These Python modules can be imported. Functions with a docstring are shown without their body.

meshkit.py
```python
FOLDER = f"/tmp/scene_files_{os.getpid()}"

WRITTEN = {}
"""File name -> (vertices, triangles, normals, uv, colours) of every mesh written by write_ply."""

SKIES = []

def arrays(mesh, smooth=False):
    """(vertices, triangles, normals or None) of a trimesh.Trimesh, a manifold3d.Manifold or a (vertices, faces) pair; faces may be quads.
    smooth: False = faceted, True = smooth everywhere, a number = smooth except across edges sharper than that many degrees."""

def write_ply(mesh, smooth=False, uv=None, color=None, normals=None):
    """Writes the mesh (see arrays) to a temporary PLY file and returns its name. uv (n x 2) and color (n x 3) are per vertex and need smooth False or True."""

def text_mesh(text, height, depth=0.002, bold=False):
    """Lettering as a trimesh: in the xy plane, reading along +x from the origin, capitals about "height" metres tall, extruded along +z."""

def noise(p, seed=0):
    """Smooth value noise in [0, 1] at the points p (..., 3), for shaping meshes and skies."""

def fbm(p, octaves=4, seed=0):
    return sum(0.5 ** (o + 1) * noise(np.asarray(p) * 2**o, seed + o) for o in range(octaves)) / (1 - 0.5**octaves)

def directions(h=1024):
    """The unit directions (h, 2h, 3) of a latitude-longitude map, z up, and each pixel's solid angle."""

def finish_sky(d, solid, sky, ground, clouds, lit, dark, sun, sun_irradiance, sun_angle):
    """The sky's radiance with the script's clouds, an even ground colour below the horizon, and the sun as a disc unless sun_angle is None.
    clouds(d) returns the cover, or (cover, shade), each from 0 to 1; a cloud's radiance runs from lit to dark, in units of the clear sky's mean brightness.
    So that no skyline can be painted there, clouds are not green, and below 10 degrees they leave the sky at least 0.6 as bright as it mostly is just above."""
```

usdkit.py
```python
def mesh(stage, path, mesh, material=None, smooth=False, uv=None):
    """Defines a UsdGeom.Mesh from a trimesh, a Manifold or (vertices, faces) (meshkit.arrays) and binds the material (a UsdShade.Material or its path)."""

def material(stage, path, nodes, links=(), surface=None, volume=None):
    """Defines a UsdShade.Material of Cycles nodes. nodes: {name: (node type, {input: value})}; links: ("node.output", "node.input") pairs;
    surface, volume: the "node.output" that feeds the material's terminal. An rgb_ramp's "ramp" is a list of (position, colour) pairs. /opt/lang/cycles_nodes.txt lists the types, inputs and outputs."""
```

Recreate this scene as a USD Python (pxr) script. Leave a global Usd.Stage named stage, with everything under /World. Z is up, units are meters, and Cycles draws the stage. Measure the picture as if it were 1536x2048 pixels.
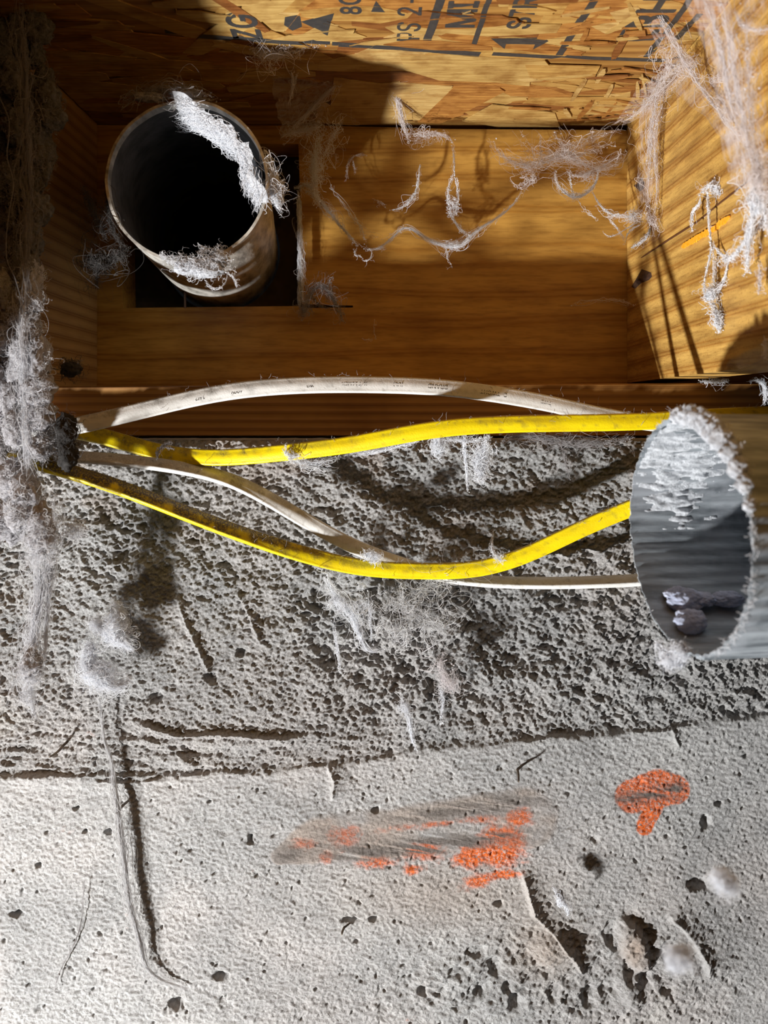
import math
import numpy as np
import trimesh
import usdkit
import meshkit
from pxr import Usd, UsdGeom, UsdLux, UsdShade, Gf, Sdf, Vt
from scipy.interpolate import CubicSpline
from shapely.geometry import Polygon, LineString, box as sbox
from shapely.ops import unary_union
from shapely import affinity

stage = Usd.Stage.CreateInMemory()
UsdGeom.SetStageUpAxis(stage, 'Z')
UsdGeom.SetStageMetersPerUnit(stage, 1.0)
WORLD = UsdGeom.Xform.Define(stage, '/World').GetPrim()
stage.SetDefaultPrim(WORLD)
UsdGeom.Scope.Define(stage, '/World/Looks')

# ------------------------------------------------------------------ camera, light, exposure
F, CX, CY = 1540.0, 775.0, 825.0          # focal length and principal point in photograph pixels (1536 x 2048)
AP = 24.0
cam = UsdGeom.Camera.Define(stage, '/World/camera')
cam.CreateHorizontalApertureAttr(AP)
cam.CreateVerticalApertureAttr(AP * 2048 / 1536)
cam.CreateFocalLengthAttr(AP * F / 1536)
cam.CreateHorizontalApertureOffsetAttr((768 - CX) / 1536 * AP)
cam.CreateVerticalApertureOffsetAttr(-(1024 - CY) / 1536 * AP)
cam.CreateClippingRangeAttr(Gf.Vec2f(0.02, 50))
cam.CreateFStopAttr(6.0)
cam.CreateFocusDistanceAttr(0.59)
cam.CreateExposureAttr(0.0)
cam.AddRotateXOp().Set(90.0)

lamp = UsdLux.SphereLight.Define(stage, '/World/work_lamp')      # the work lamp held low on the left
lamp.CreateRadiusAttr(0.04)
lamp.CreateIntensityAttr(3350.0)
lamp.CreateColorAttr(Gf.Vec3f(1.0, 0.985, 0.965))
lamp.AddTranslateOp().Set(Gf.Vec3d(-0.90, -0.13, -0.98))
dome = UsdLux.DomeLight.Define(stage, '/World/sky_fill')         # dim light of the crawl space
dome.CreateIntensityAttr(0.0015)
dome.CreateColorAttr(Gf.Vec3f(0.80, 0.88, 1.0))


def P(px, py, d):
    return np.array([(px - CX) * d / F, d, -(py - CY) * d / F])


# ------------------------------------------------------------------ helpers
used = {}


def numbered(parent, name):
    k = f'{parent}/{name}'
    n = used.get(k, 0)
    used[k] = n + 1
    return f'{k}_{n:03d}' if n else k


def tag(prim, label=None, cat=None, group=None, kind=None):
    for k, v in (('label', label), ('category', cat), ('group', group), ('kind', kind)):
        if v:
            prim.SetCustomDataByKey(k, v)
    return prim


def thing(name, label, cat, group=None, kind=None):
    p = numbered('/World', name)
    x = UsdGeom.Xform.Define(stage, p).GetPrim()
    return tag(x, label, cat, group, kind)


def obj(name, m, mat, parent=None, smooth=30, label=None, kind=None, prim=None):
    p = numbered(str(parent.GetPath()) if parent else '/World', name)
    g = usdkit.mesh(stage, p, m, mat, smooth=smooth)
    if prim:
        for k, v in prim.items():
            UsdGeom.PrimvarsAPI(g).CreatePrimvar(k, Sdf.ValueTypeNames.FloatArray, 'vertex').Set(Vt.FloatArray.FromNumpy(np.asarray(v, np.float32)))
    return tag(g.GetPrim(), label, None, None, kind)


def curves(name, lines, widths, mat, parent, kind='stuff', label=None):
    """lines: list of (n,3); widths: scalar or one per line; tapered at both ends"""
    p = numbered(str(parent.GetPath()), name)
    c = UsdGeom.BasisCurves.Define(stage, p)
    c.CreateTypeAttr('linear')
    pts = np.vstack(lines).astype(np.float32)
    cnt = np.array([len(l) for l in lines], np.int32)
    ws = np.broadcast_to(widths, (len(lines),))
    w = np.concatenate([np.full(len(l), x) * np.clip(np.minimum(np.linspace(0, 1, len(l)), np.linspace(1, 0, len(l))) * 5 + .45, 0, 1) for l, x in zip(lines, ws)]).astype(np.float32)
    c.CreatePointsAttr(Vt.Vec3fArray.FromNumpy(pts))
    c.CreateCurveVertexCountsAttr(Vt.IntArray.FromNumpy(cnt))
    c.CreateWidthsAttr(Vt.FloatArray.FromNumpy(w))
    c.SetWidthsInterpolation('vertex')
    UsdShade.MaterialBindingAPI.Apply(c.GetPrim()).Bind(mat)
    return tag(c.GetPrim(), label, None, None, kind)


def prism(poly, t0, t1, axes):
    """Extrudes a shapely polygon; axes maps (u, v, w) columns to world: a 3x3 matrix whose rows are images of u, v, w."""
    ms = []
    for g in getattr(poly, 'geoms', [poly]):
        if g.is_empty or g.area < 1e-9 or g.geom_type != 'Polygon':
            continue
        m = trimesh.creation.extrude_polygon(g, t1 - t0, engine='earcut')
        v = np.array(m.vertices)
        v[:, 2] += t0
        w = v @ np.array(axes, float)
        f = np.array(m.faces)
        if np.linalg.det(np.array(axes, float)) < 0:
            f = f[:, ::-1]
        ms.append(trimesh.Trimesh(w, f, process=False))
    return trimesh.util.concatenate(ms) if ms else None


def hexa(c):
    """8 corners: bottom quad ccw then top quad ccw"""
    f = [[0, 3, 2, 1], [4, 5, 6, 7], [0, 1, 5, 4], [1, 2, 6, 5], [2, 3, 7, 6], [3, 0, 4, 7]]
    return trimesh.Trimesh(np.array(c, float), np.vstack([np.array(f)[:, [0, 1, 2]], np.array(f)[:, [0, 2, 3]]]), process=False)


def beam(x0, x1, y0, y1, z0, z1, ch=0.0015):
    """box with chamfered long edges (hull)"""
    pts = []
    for x in (x0, x1):
        for y in (y0, y1):
            for z in (z0, z1):
                sx, sy, sz = (1 if x == x0 else -1), (1 if y == y0 else -1), (1 if z == z0 else -1)
                pts += [(x + sx * ch, y, z), (x, y + sy * ch, z), (x, y, z + sz * ch)]
    return trimesh.convex.convex_hull(np.array(pts))


def spline(pts, n=120):
    p = np.asarray(pts, float)
    t = np.concatenate([[0], np.cumsum(np.linalg.norm(np.diff(p[:, :3], axis=0), axis=1))])
    t /= t[-1]
    return CubicSpline(t, p)(np.linspace(0, 1, n))


def fbm(p, o=4, seed=0):
    return meshkit.fbm(np.asarray(p, float), o, seed)


# ------------------------------------------------------------------ materials
LOOK = '/World/Looks/'


def mat_wood(name, along, across, light, dark, freq=700.0, warp=9.0, warp_scale=5.0, streak=0.35, rough=0.55, bump=0.35, stretch=0.07, offset=(0, 0, 0), third=1.0, spot=0.0):
    """Sawn softwood: growth rings run 'along' an axis and repeat 'across' another one."""
    sc = [third] * 3
    sc['xyz'.index(along)] = stretch
    sc['xyz'.index(across)] = 1.0
    light, dark = [a * .74 for a in light], [a * .66 for a in dark]
    mid = [(a * .55 + b * .45) for a, b in zip(light, dark)]
    nodes = {
        'g': ('geometry', {}),
        'm': ('mapping', {'scale': sc, 'location': offset}),
        'n1': ('noise_texture', {'scale': warp_scale, 'detail': 3.0, 'roughness': .5}),
        'sep': ('separate_xyz', {}),
        'ph': ('math', {'math_type': 'multiply', 'value2': freq}),
        'nw': ('math', {'math_type': 'multiply_add', 'value2': warp * 6.28}),
        'sn': ('math', {'math_type': 'sine'}),
        'r01': ('map_range', {'from_min': -1.0, 'from_max': 1.0}),
        'ramp': ('rgb_ramp', {'ramp': [(0, light), (.5, [(a * .82 + b * .18) for a, b in zip(light, dark)]), (.8, mid), (.93, dark), (1, mid)]}),
        'n2': ('noise_texture', {'scale': 260.0, 'detail': 4.0, 'roughness': .65}),
        'mx': ('mix', {'mix_type': 'multiply', 'fac': streak}),
        'st': ('rgb_ramp', {'ramp': [(.25, (.45, .36, .28)), (.55, (1, 1, 1)), (.75, (1.12, 1.1, 1.05))]}),
        'n3': ('noise_texture', {'scale': 14.0, 'detail': 4.0, 'roughness': .6}),
        'bl': ('rgb_ramp', {'ramp': [(.3, (.62, .52, .42)), (.5, (.95, .93, .9)), (.7, (1.1, 1.1, 1.1))]}),
        'mx2': ('mix', {'mix_type': 'multiply', 'fac': .6}),
        'n4': ('noise_texture', {'scale': 620.0, 'detail': 3.0}),
        'sp': ('rgb_ramp', {'ramp': [(.58, (1, 1, 1)), (.68, (.4, .28, .2))]}),
        'mx3': ('mix', {'mix_type': 'multiply', 'fac': spot}),
        'hs': ('math', {'math_type': 'multiply_add', 'value2': .6}),
        'b': ('bump', {'strength': bump, 'distance': .0012}),
        'p': ('principled_bsdf', {'roughness': rough, 'specular_ior_level': .35}),
    }
    links = [('g.position', 'm.vector'), ('m.vector', 'n1.vector'), ('m.vector', 'n2.vector'), ('g.position', 'n3.vector'), ('g.position', 'n4.vector'),
             ('g.position', 'sep.vector'), (f'sep.{across}', 'ph.value1'), ('n1.fac', 'nw.value1'), ('ph.value', 'nw.value3'), ('nw.value', 'sn.value1'),
             ('sn.value', 'r01.value'), ('r01.result', 'ramp.fac'), ('n2.fac', 'st.fac'), ('ramp.color', 'mx.color1'), ('st.color', 'mx.color2'),
             ('n3.fac', 'bl.fac'), ('mx.color', 'mx2.color1'), ('bl.color', 'mx2.color2'), ('n4.fac', 'sp.fac'), ('mx2.color', 'mx3.color1'), ('sp.color', 'mx3.color2'),
             ('mx3.color', 'p.base_color'), ('n2.fac', 'hs.value1'), ('r01.result', 'hs.value3'), ('hs.value', 'b.height'), ('b.normal', 'p.normal')]
    return usdkit.material(stage, LOOK + name, nodes, links, surface='p.BSDF')


M = {}
M['rim'] = mat_wood('rim_wood', 'x', 'z', (.66, .365, .076), (.50, .23, .034), freq=230, warp=3.6, warp_scale=9, stretch=.13, rough=.48, bump=.28, streak=.75)
M['sill'] = mat_wood('sill_wood', 'x', 'z', (.46, .235, .065), (.26, .105, .022), freq=900, warp=2.5, stretch=.05, rough=.55, bump=.3)
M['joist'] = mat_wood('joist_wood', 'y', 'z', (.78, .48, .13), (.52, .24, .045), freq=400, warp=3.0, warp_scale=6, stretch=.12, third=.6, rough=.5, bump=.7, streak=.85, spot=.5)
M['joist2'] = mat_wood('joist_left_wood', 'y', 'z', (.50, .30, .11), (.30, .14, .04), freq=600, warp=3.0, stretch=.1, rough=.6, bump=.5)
M['osb_base'] = mat_wood('strand_base', 'x', 'y', (.50, .27, .07), (.28, .11, .022), freq=500, warp=6, stretch=.12, rough=.5)


def mat_strand(i, light, dark, rough=.42):
    light, dark = [a * .76 for a in light], [a * .70 for a in dark]
    nodes = {
        'g': ('geometry', {}), 'm': ('mapping', {'scale': (.09, 1, 1)}),
        'n': ('noise_texture', {'scale': 330.0 + 37 * i, 'detail': 4.0, 'roughness': .6}),
        'n2': ('noise_texture', {'scale': 38.0 + 5 * i, 'detail': 4.0, 'roughness': .6}),
        'r': ('rgb_ramp', {'ramp': [(.3, dark), (.47, [.5 * (a + b) for a, b in zip(light, dark)]), (.62, light), (.8, [min(1, a * 1.15) for a in light])]}),
        'r2': ('rgb_ramp', {'ramp': [(.32, (.5, .36, .25)), (.52, (1, 1, 1))]}),
        'mx': ('mix', {'mix_type': 'multiply', 'fac': .75}),
        'b': ('bump', {'strength': .5, 'distance': .001}),
        'p': ('principled_bsdf', {'roughness': rough, 'specular_ior_level': .45})}
    links = [('g.position', 'm.vector'), ('m.vector', 'n.vector'), ('g.position', 'n2.vector'), ('n.fac', 'r.fac'), ('n2.fac', 'r2.fac'), ('r.color', 'mx.color1'), ('r2.color', 'mx.color2'),
             ('mx.color', 'p.base_color'), ('n.fac', 'b.height'), ('b.normal', 'p.normal')]
    return usdkit.material(stage, LOOK + f'strand_wood_{i}', nodes, links, surface='p.BSDF')


STRANDS = [mat_strand(0, (.66, .44, .15), (.46, .26, .07)), mat_strand(1, (.62, .38, .11), (.42, .20, .045)), mat_strand(2, (.70, .48, .18), (.50, .28, .08)),
           mat_strand(3, (.46, .21, .05), (.26, .09, .02)), mat_strand(4, (.56, .27, .065), (.32, .115, .026)), mat_strand(5, (.34, .135, .035), (.18, .06, .016))]


def mat_plain(name, col, rough=.6, metallic=0.0, spec=.4, var=None, scale=60.0, bump=0.0, bscale=300.0, vec=(1, 1, 1)):
    nodes = {'g': ('geometry', {}), 'm': ('mapping', {'scale': vec}), 'n': ('noise_texture', {'scale': scale, 'detail': 5.0, 'roughness': .6}),
             'r': ('rgb_ramp', {'ramp': [(.35, var or col), (.6, col)]}), 'n2': ('noise_texture', {'scale': bscale, 'detail': 3.0}),
             'b': ('bump', {'strength': bump, 'distance': .001}), 'p': ('principled_bsdf', {'roughness': rough, 'metallic': metallic, 'specular_ior_level': spec})}
    links = [('g.position', 'm.vector'), ('m.vector', 'n.vector'), ('m.vector', 'n2.vector'), ('n.fac', 'r.fac'), ('r.color', 'p.base_color'), ('n2.fac', 'b.height'), ('b.normal', 'p.normal')]
    return usdkit.material(stage, LOOK + name, nodes, links, surface='p.BSDF')


M['ink'] = mat_plain('ink', (.035, .034, .034), rough=.5, var=(.05, .046, .042), scale=240)


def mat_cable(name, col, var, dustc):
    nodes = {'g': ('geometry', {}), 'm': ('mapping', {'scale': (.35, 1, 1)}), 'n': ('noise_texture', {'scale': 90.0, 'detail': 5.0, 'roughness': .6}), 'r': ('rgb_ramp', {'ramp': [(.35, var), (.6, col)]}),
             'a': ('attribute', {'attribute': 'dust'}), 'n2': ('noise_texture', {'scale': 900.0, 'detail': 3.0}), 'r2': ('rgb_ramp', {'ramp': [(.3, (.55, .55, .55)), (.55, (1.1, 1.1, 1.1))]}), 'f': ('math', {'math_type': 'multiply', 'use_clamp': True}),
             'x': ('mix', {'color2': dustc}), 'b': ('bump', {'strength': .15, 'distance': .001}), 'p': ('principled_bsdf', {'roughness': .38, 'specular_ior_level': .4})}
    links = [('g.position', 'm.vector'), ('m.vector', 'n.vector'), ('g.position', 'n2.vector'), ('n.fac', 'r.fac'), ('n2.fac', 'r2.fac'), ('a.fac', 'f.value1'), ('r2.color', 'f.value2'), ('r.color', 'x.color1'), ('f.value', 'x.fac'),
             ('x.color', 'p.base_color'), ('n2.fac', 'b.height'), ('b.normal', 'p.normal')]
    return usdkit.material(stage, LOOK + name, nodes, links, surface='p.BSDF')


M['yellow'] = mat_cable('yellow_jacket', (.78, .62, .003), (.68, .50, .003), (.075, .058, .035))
M['white'] = mat_cable('white_jacket', (.74, .735, .71), (.60, .59, .56), (.17, .155, .135))
M['speck'] = mat_plain('speck', (.10, .07, .05), rough=.9)
M['pvc'] = mat_plain('pipe_white', (.84, .82, .75), rough=.36, metallic=.5, var=(.28, .27, .24), scale=90, bump=.5, bscale=190, vec=(1, .3, 1))
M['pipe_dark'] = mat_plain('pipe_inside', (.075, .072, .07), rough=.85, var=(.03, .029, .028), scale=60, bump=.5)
M['crayon'] = mat_plain('orange_crayon', (.95, .33, .005), rough=.6, var=(.85, .42, .04), scale=500)
M['pencil'] = mat_plain('split_line', (.10, .035, .01), rough=.8)
M['splinter'] = mat_plain('dark_knot', (.075, .035, .018), rough=.8, var=(.03, .015, .01), scale=300, bump=.6)
M['steel'] = mat_plain('rusty_nail', (.10, .06, .045), rough=.6, metallic=.4)
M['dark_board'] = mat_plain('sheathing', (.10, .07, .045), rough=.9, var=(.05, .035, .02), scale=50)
M['twig'] = mat_plain('twig', (.16, .13, .10), rough=.9, var=(.08, .06, .05), scale=300)


def mat_lint(name, col, trans=.35):
    nodes = {'d': ('diffuse_bsdf', {'color': col, 'roughness': .6}), 't': ('translucent_bsdf', {'color': col}), 'x': ('mix_closure', {'fac': trans})}
    return usdkit.material(stage, LOOK + name, nodes, [('d.BSDF', 'x.closure1'), ('t.BSDF', 'x.closure2')], surface='x.closure')


def mat_core(name, c0, c1, scale=260.0):
    nodes = {'g': ('geometry', {}), 'n': ('noise_texture', {'scale': scale, 'detail': 6.0, 'roughness': .7, 'distortion': .6}), 'r': ('rgb_ramp', {'ramp': [(.32, c0), (.62, c1)]}),
             'b': ('bump', {'strength': .9, 'distance': .0022}), 'd': ('diffuse_bsdf', {'roughness': .8}), 't': ('translucent_bsdf', {}), 'x': ('mix_closure', {'fac': .25})}
    links = [('g.position', 'n.vector'), ('n.fac', 'r.fac'), ('n.fac', 'b.height'), ('b.normal', 'd.normal'), ('r.color', 'd.color'), ('r.color', 't.color'), ('d.BSDF', 'x.closure1'), ('t.BSDF', 'x.closure2')]
    return usdkit.material(stage, LOOK + name, nodes, links, surface='x.closure')


M['lint'] = mat_lint('lint_fibre', (.78, .795, .83), .25)
M['web'] = mat_lint('cobweb_fibre', (.74, .71, .72), .4)
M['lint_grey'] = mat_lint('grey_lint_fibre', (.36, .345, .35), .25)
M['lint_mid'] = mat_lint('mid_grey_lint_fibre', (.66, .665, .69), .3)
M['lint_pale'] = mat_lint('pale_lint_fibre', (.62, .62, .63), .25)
M['lint_black_shade'] = mat_lint('black_shade_lint_fibre', (.085, .08, .078), .1)  # near-black lint of two tufts, and painted shade on the pipe's left lip
M['core_black_shade'] = mat_core('black_shade_lint_core', (.04, .038, .037), (.10, .095, .092))
M['lint_shaded'] = mat_lint('shaded_lint_fibre', (.24, .225, .22), .15)  # darkened copy of the curtain lint: joist shadow put into its colour
M['core_shaded'] = mat_core('shaded_lint_core', (.10, .095, .09), (.26, .25, .24))
M['core'] = mat_core('lint_core', (.38, .39, .42), (.76, .78, .82))
M['core_lit'] = mat_core('lit_lint_core', (.56, .59, .63), (.86, .89, .93), 420.0)  # whitened lint, carries the lamplight on the duct's upper inside
M['core_pink'] = mat_core('pinkish_lint_core', (.42, .46, .58), (.62, .66, .80), 90.0)
M['core_grey'] = mat_core('grey_lint_core', (.24, .23, .24), (.66, .65, .68))


def mat_veil(name, col, lo, hi, scale):
    """A sheet of spider silk: threads with holes between them."""
    nodes = {'g': ('geometry', {}), 'm': ('mapping', {'scale': (1.0, 1.0, .35)}), 'n': ('noise_texture', {'scale': scale, 'detail': 7.0, 'roughness': .72, 'distortion': 1.5}), 'mr': ('map_range', {'from_min': lo, 'from_max': hi, 'to_min': 0.0, 'to_max': .62, 'clamp': True}),
             'd': ('diffuse_bsdf', {'color': col}), 't': ('translucent_bsdf', {'color': col}), 'x': ('mix_closure', {'fac': .5}), 'o': ('transparent_bsdf', {}), 'y': ('mix_closure', {})}
    links = [('g.position', 'm.vector'), ('m.vector', 'n.vector'), ('n.fac', 'mr.value'), ('d.BSDF', 'x.closure1'), ('t.BSDF', 'x.closure2'), ('o.BSDF', 'y.closure1'), ('x.closure', 'y.closure2'), ('mr.result', 'y.fac')]
    return usdkit.material(stage, LOOK + name, nodes, links, surface='y.closure')


M['veil'] = mat_veil('cobweb_veil', (.62, .57, .57), .34, .66, 150.0)
M['veil2'] = mat_veil('pale_cobweb_veil', (.78, .75, .77), .42, .74, 190.0)

# galvanised duct
M['duct'] = usdkit.material(stage, LOOK + 'galvanised', {
    'g': ('geometry', {}), 'm': ('mapping', {'scale': (.14, 1, 1)}), 'n': ('noise_texture', {'scale': 110.0, 'detail': 5.0, 'roughness': .6}),
    'r': ('rgb_ramp', {'ramp': [(.35, (.10, .115, .13)), (.62, (.33, .365, .395))]}),
    'n2': ('noise_texture', {'scale': 26.0, 'detail': 5.0, 'roughness': .65}), 'dm': ('rgb_ramp', {'ramp': [(.46, (0, 0, 0)), (.66, (.8, .8, .8))]}),
    'n3': ('noise_texture', {'scale': 900.0, 'detail': 3.0}), 'b': ('bump', {'strength': .5, 'distance': .0012}),
    'mx': ('mix', {'color2': (.60, .63, .67)}),
    'p': ('principled_bsdf', {'metallic': .2, 'roughness': .55}), 'd': ('diffuse_bsdf', {'color': (.30, .32, .35), 'roughness': .8}), 'x': ('mix_closure', {})},
    [('g.position', 'm.vector'), ('m.vector', 'n.vector'), ('n.fac', 'r.fac'), ('r.color', 'p.base_color'), ('g.position', 'n2.vector'), ('n2.fac', 'dm.fac'), ('n.fac', 'b.height'), ('b.normal', 'p.normal'),
     ('p.BSDF', 'x.closure1'), ('d.BSDF', 'x.closure2'), ('dm.color', 'x.fac')], surface='x.closure')

# concrete
M['concrete'] = usdkit.material(stage, LOOK + 'concrete', {
    'g': ('geometry', {}),
    'n1': ('noise_texture', {'scale': 14.0, 'detail': 6.0, 'roughness': .65}), 'r1': ('rgb_ramp', {'ramp': [(.3, (.262, .263, .263)), (.5, (.350, .350, .348)), (.7, (.42, .418, .413))]}),
    'n2': ('noise_texture', {'scale': 420.0, 'detail': 5.0, 'roughness': .7}), 'r2': ('rgb_ramp', {'ramp': [(.3, (.42, .40, .38)), (.48, (.9, .9, .9)), (.66, (1.18, 1.18, 1.18))]}),
    'm1': ('mix', {'mix_type': 'multiply', 'fac': .85}),
    'n3': ('noise_texture', {'scale': 7.0, 'detail': 3.0, 'roughness': .5}), 'r3': ('rgb_ramp', {'ramp': [(.45, (1, 1, 1)), (.62, (1.02, .98, .965)), (.75, (1.0, .98, .92))]}),
    'm2': ('mix', {'mix_type': 'multiply', 'fac': 1.0}),
    'ab': ('attribute', {'attribute': 'brown'}), 'mb': ('mix', {'color2': (.33, .235, .165)}),
    'ao': ('attribute', {'attribute': 'orange'}), 'no': ('noise_texture', {'scale': 330.0, 'detail': 4.0, 'roughness': .6}), 'ro': ('rgb_ramp', {'ramp': [(.35, (.46, .085, .018)), (.65, (.66, .135, .022))]}), 'mo': ('mix', {}), 'bk': ('noise_texture', {'scale': 520.0, 'detail': 5.0, 'roughness': .7}), 'bkr': ('rgb_ramp', {'ramp': [(.36, (.15, .15, .15)), (.52, (1, 1, 1))]}), 'fo': ('math', {'math_type': 'multiply'}),
    'ac': ('attribute', {'attribute': 'char'}), 'rot': ('mapping', {'rotation': (0, -.16, 0), 'scale': (1, 1, 1)}), 'sc': ('mapping', {'scale': (.045, .3, 1)}), 'nc': ('noise_texture', {'scale': 300.0, 'detail': 4.0, 'roughness': .6}),
    'rc': ('rgb_ramp', {'ramp': [(.38, (.12, .12, .12)), (.52, (1, 1, 1))]}), 'fc': ('math', {'math_type': 'multiply'}), 'mc': ('mix', {'color2': (.12, .105, .095)}),
    'ar': ('attribute', {'attribute': 'relief'}), 'hb': ('math', {'math_type': 'multiply'}), 'nb': ('noise_texture', {'scale': 700.0, 'detail': 4.0, 'roughness': .75}), 'b': ('bump', {'strength': 1.0, 'distance': .0020}),
    'p': ('principled_bsdf', {'roughness': .93, 'specular_ior_level': .2})},
    [('g.position', 'n1.vector'), ('n1.fac', 'r1.fac'), ('g.position', 'n2.vector'), ('n2.fac', 'r2.fac'), ('r1.color', 'm1.color1'), ('r2.color', 'm1.color2'),
     ('g.position', 'n3.vector'), ('n3.fac', 'r3.fac'), ('m1.color', 'm2.color1'), ('r3.color', 'm2.color2'),
     ('m2.color', 'mb.color1'), ('ab.fac', 'mb.fac'), ('g.position', 'no.vector'), ('no.fac', 'ro.fac'), ('mb.color', 'mo.color1'), ('ro.color', 'mo.color2'), ('g.position', 'bk.vector'), ('bk.fac', 'bkr.fac'), ('bkr.color', 'fo.value1'), ('ao.fac', 'fo.value2'), ('fo.value', 'mo.fac'),
     ('g.position', 'rot.vector'), ('rot.vector', 'sc.vector'), ('sc.vector', 'nc.vector'), ('nc.fac', 'rc.fac'), ('rc.color', 'fc.value1'), ('ac.fac', 'fc.value2'), ('mo.color', 'mc.color1'), ('fc.value', 'mc.fac'),
     ('mc.color', 'p.base_color'), ('g.position', 'nb.vector'), ('nb.fac', 'hb.value1'), ('ar.fac', 'hb.value2'), ('hb.value', 'b.height'), ('ar.fac', 'm1.fac'), ('b.normal', 'p.normal')], surface='p.BSDF')

# ------------------------------------------------------------------ foundation wall (structure)
DW = 0.575


def seg_dist(U, V, pts):
    """distance to a polyline (pixels), signed vertical offset (positive below the line) and whether within its span"""
    best = np.full(U.shape, 1e9)
    par = np.zeros(U.shape)
    pts = np.asarray(pts, float)
    n = len(pts) - 1
    for i, (a, b) in enumerate(zip(pts[:-1], pts[1:])):
        d = b - a
        t = np.clip(((U - a[0]) * d[0] + (V - a[1]) * d[1]) / (d @ d), 0, 1)
        q = np.hypot(U - a[0] - t * d[0], V - a[1] - t * d[1])
        par = np.where(q < best, (i + t) / n, par)
        best = np.minimum(best, q)
    return best, par


def sm(a, b, x):
    t = np.clip((x - a) / (b - a), 0, 1)
    return t * t * (3 - 2 * t)


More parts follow.
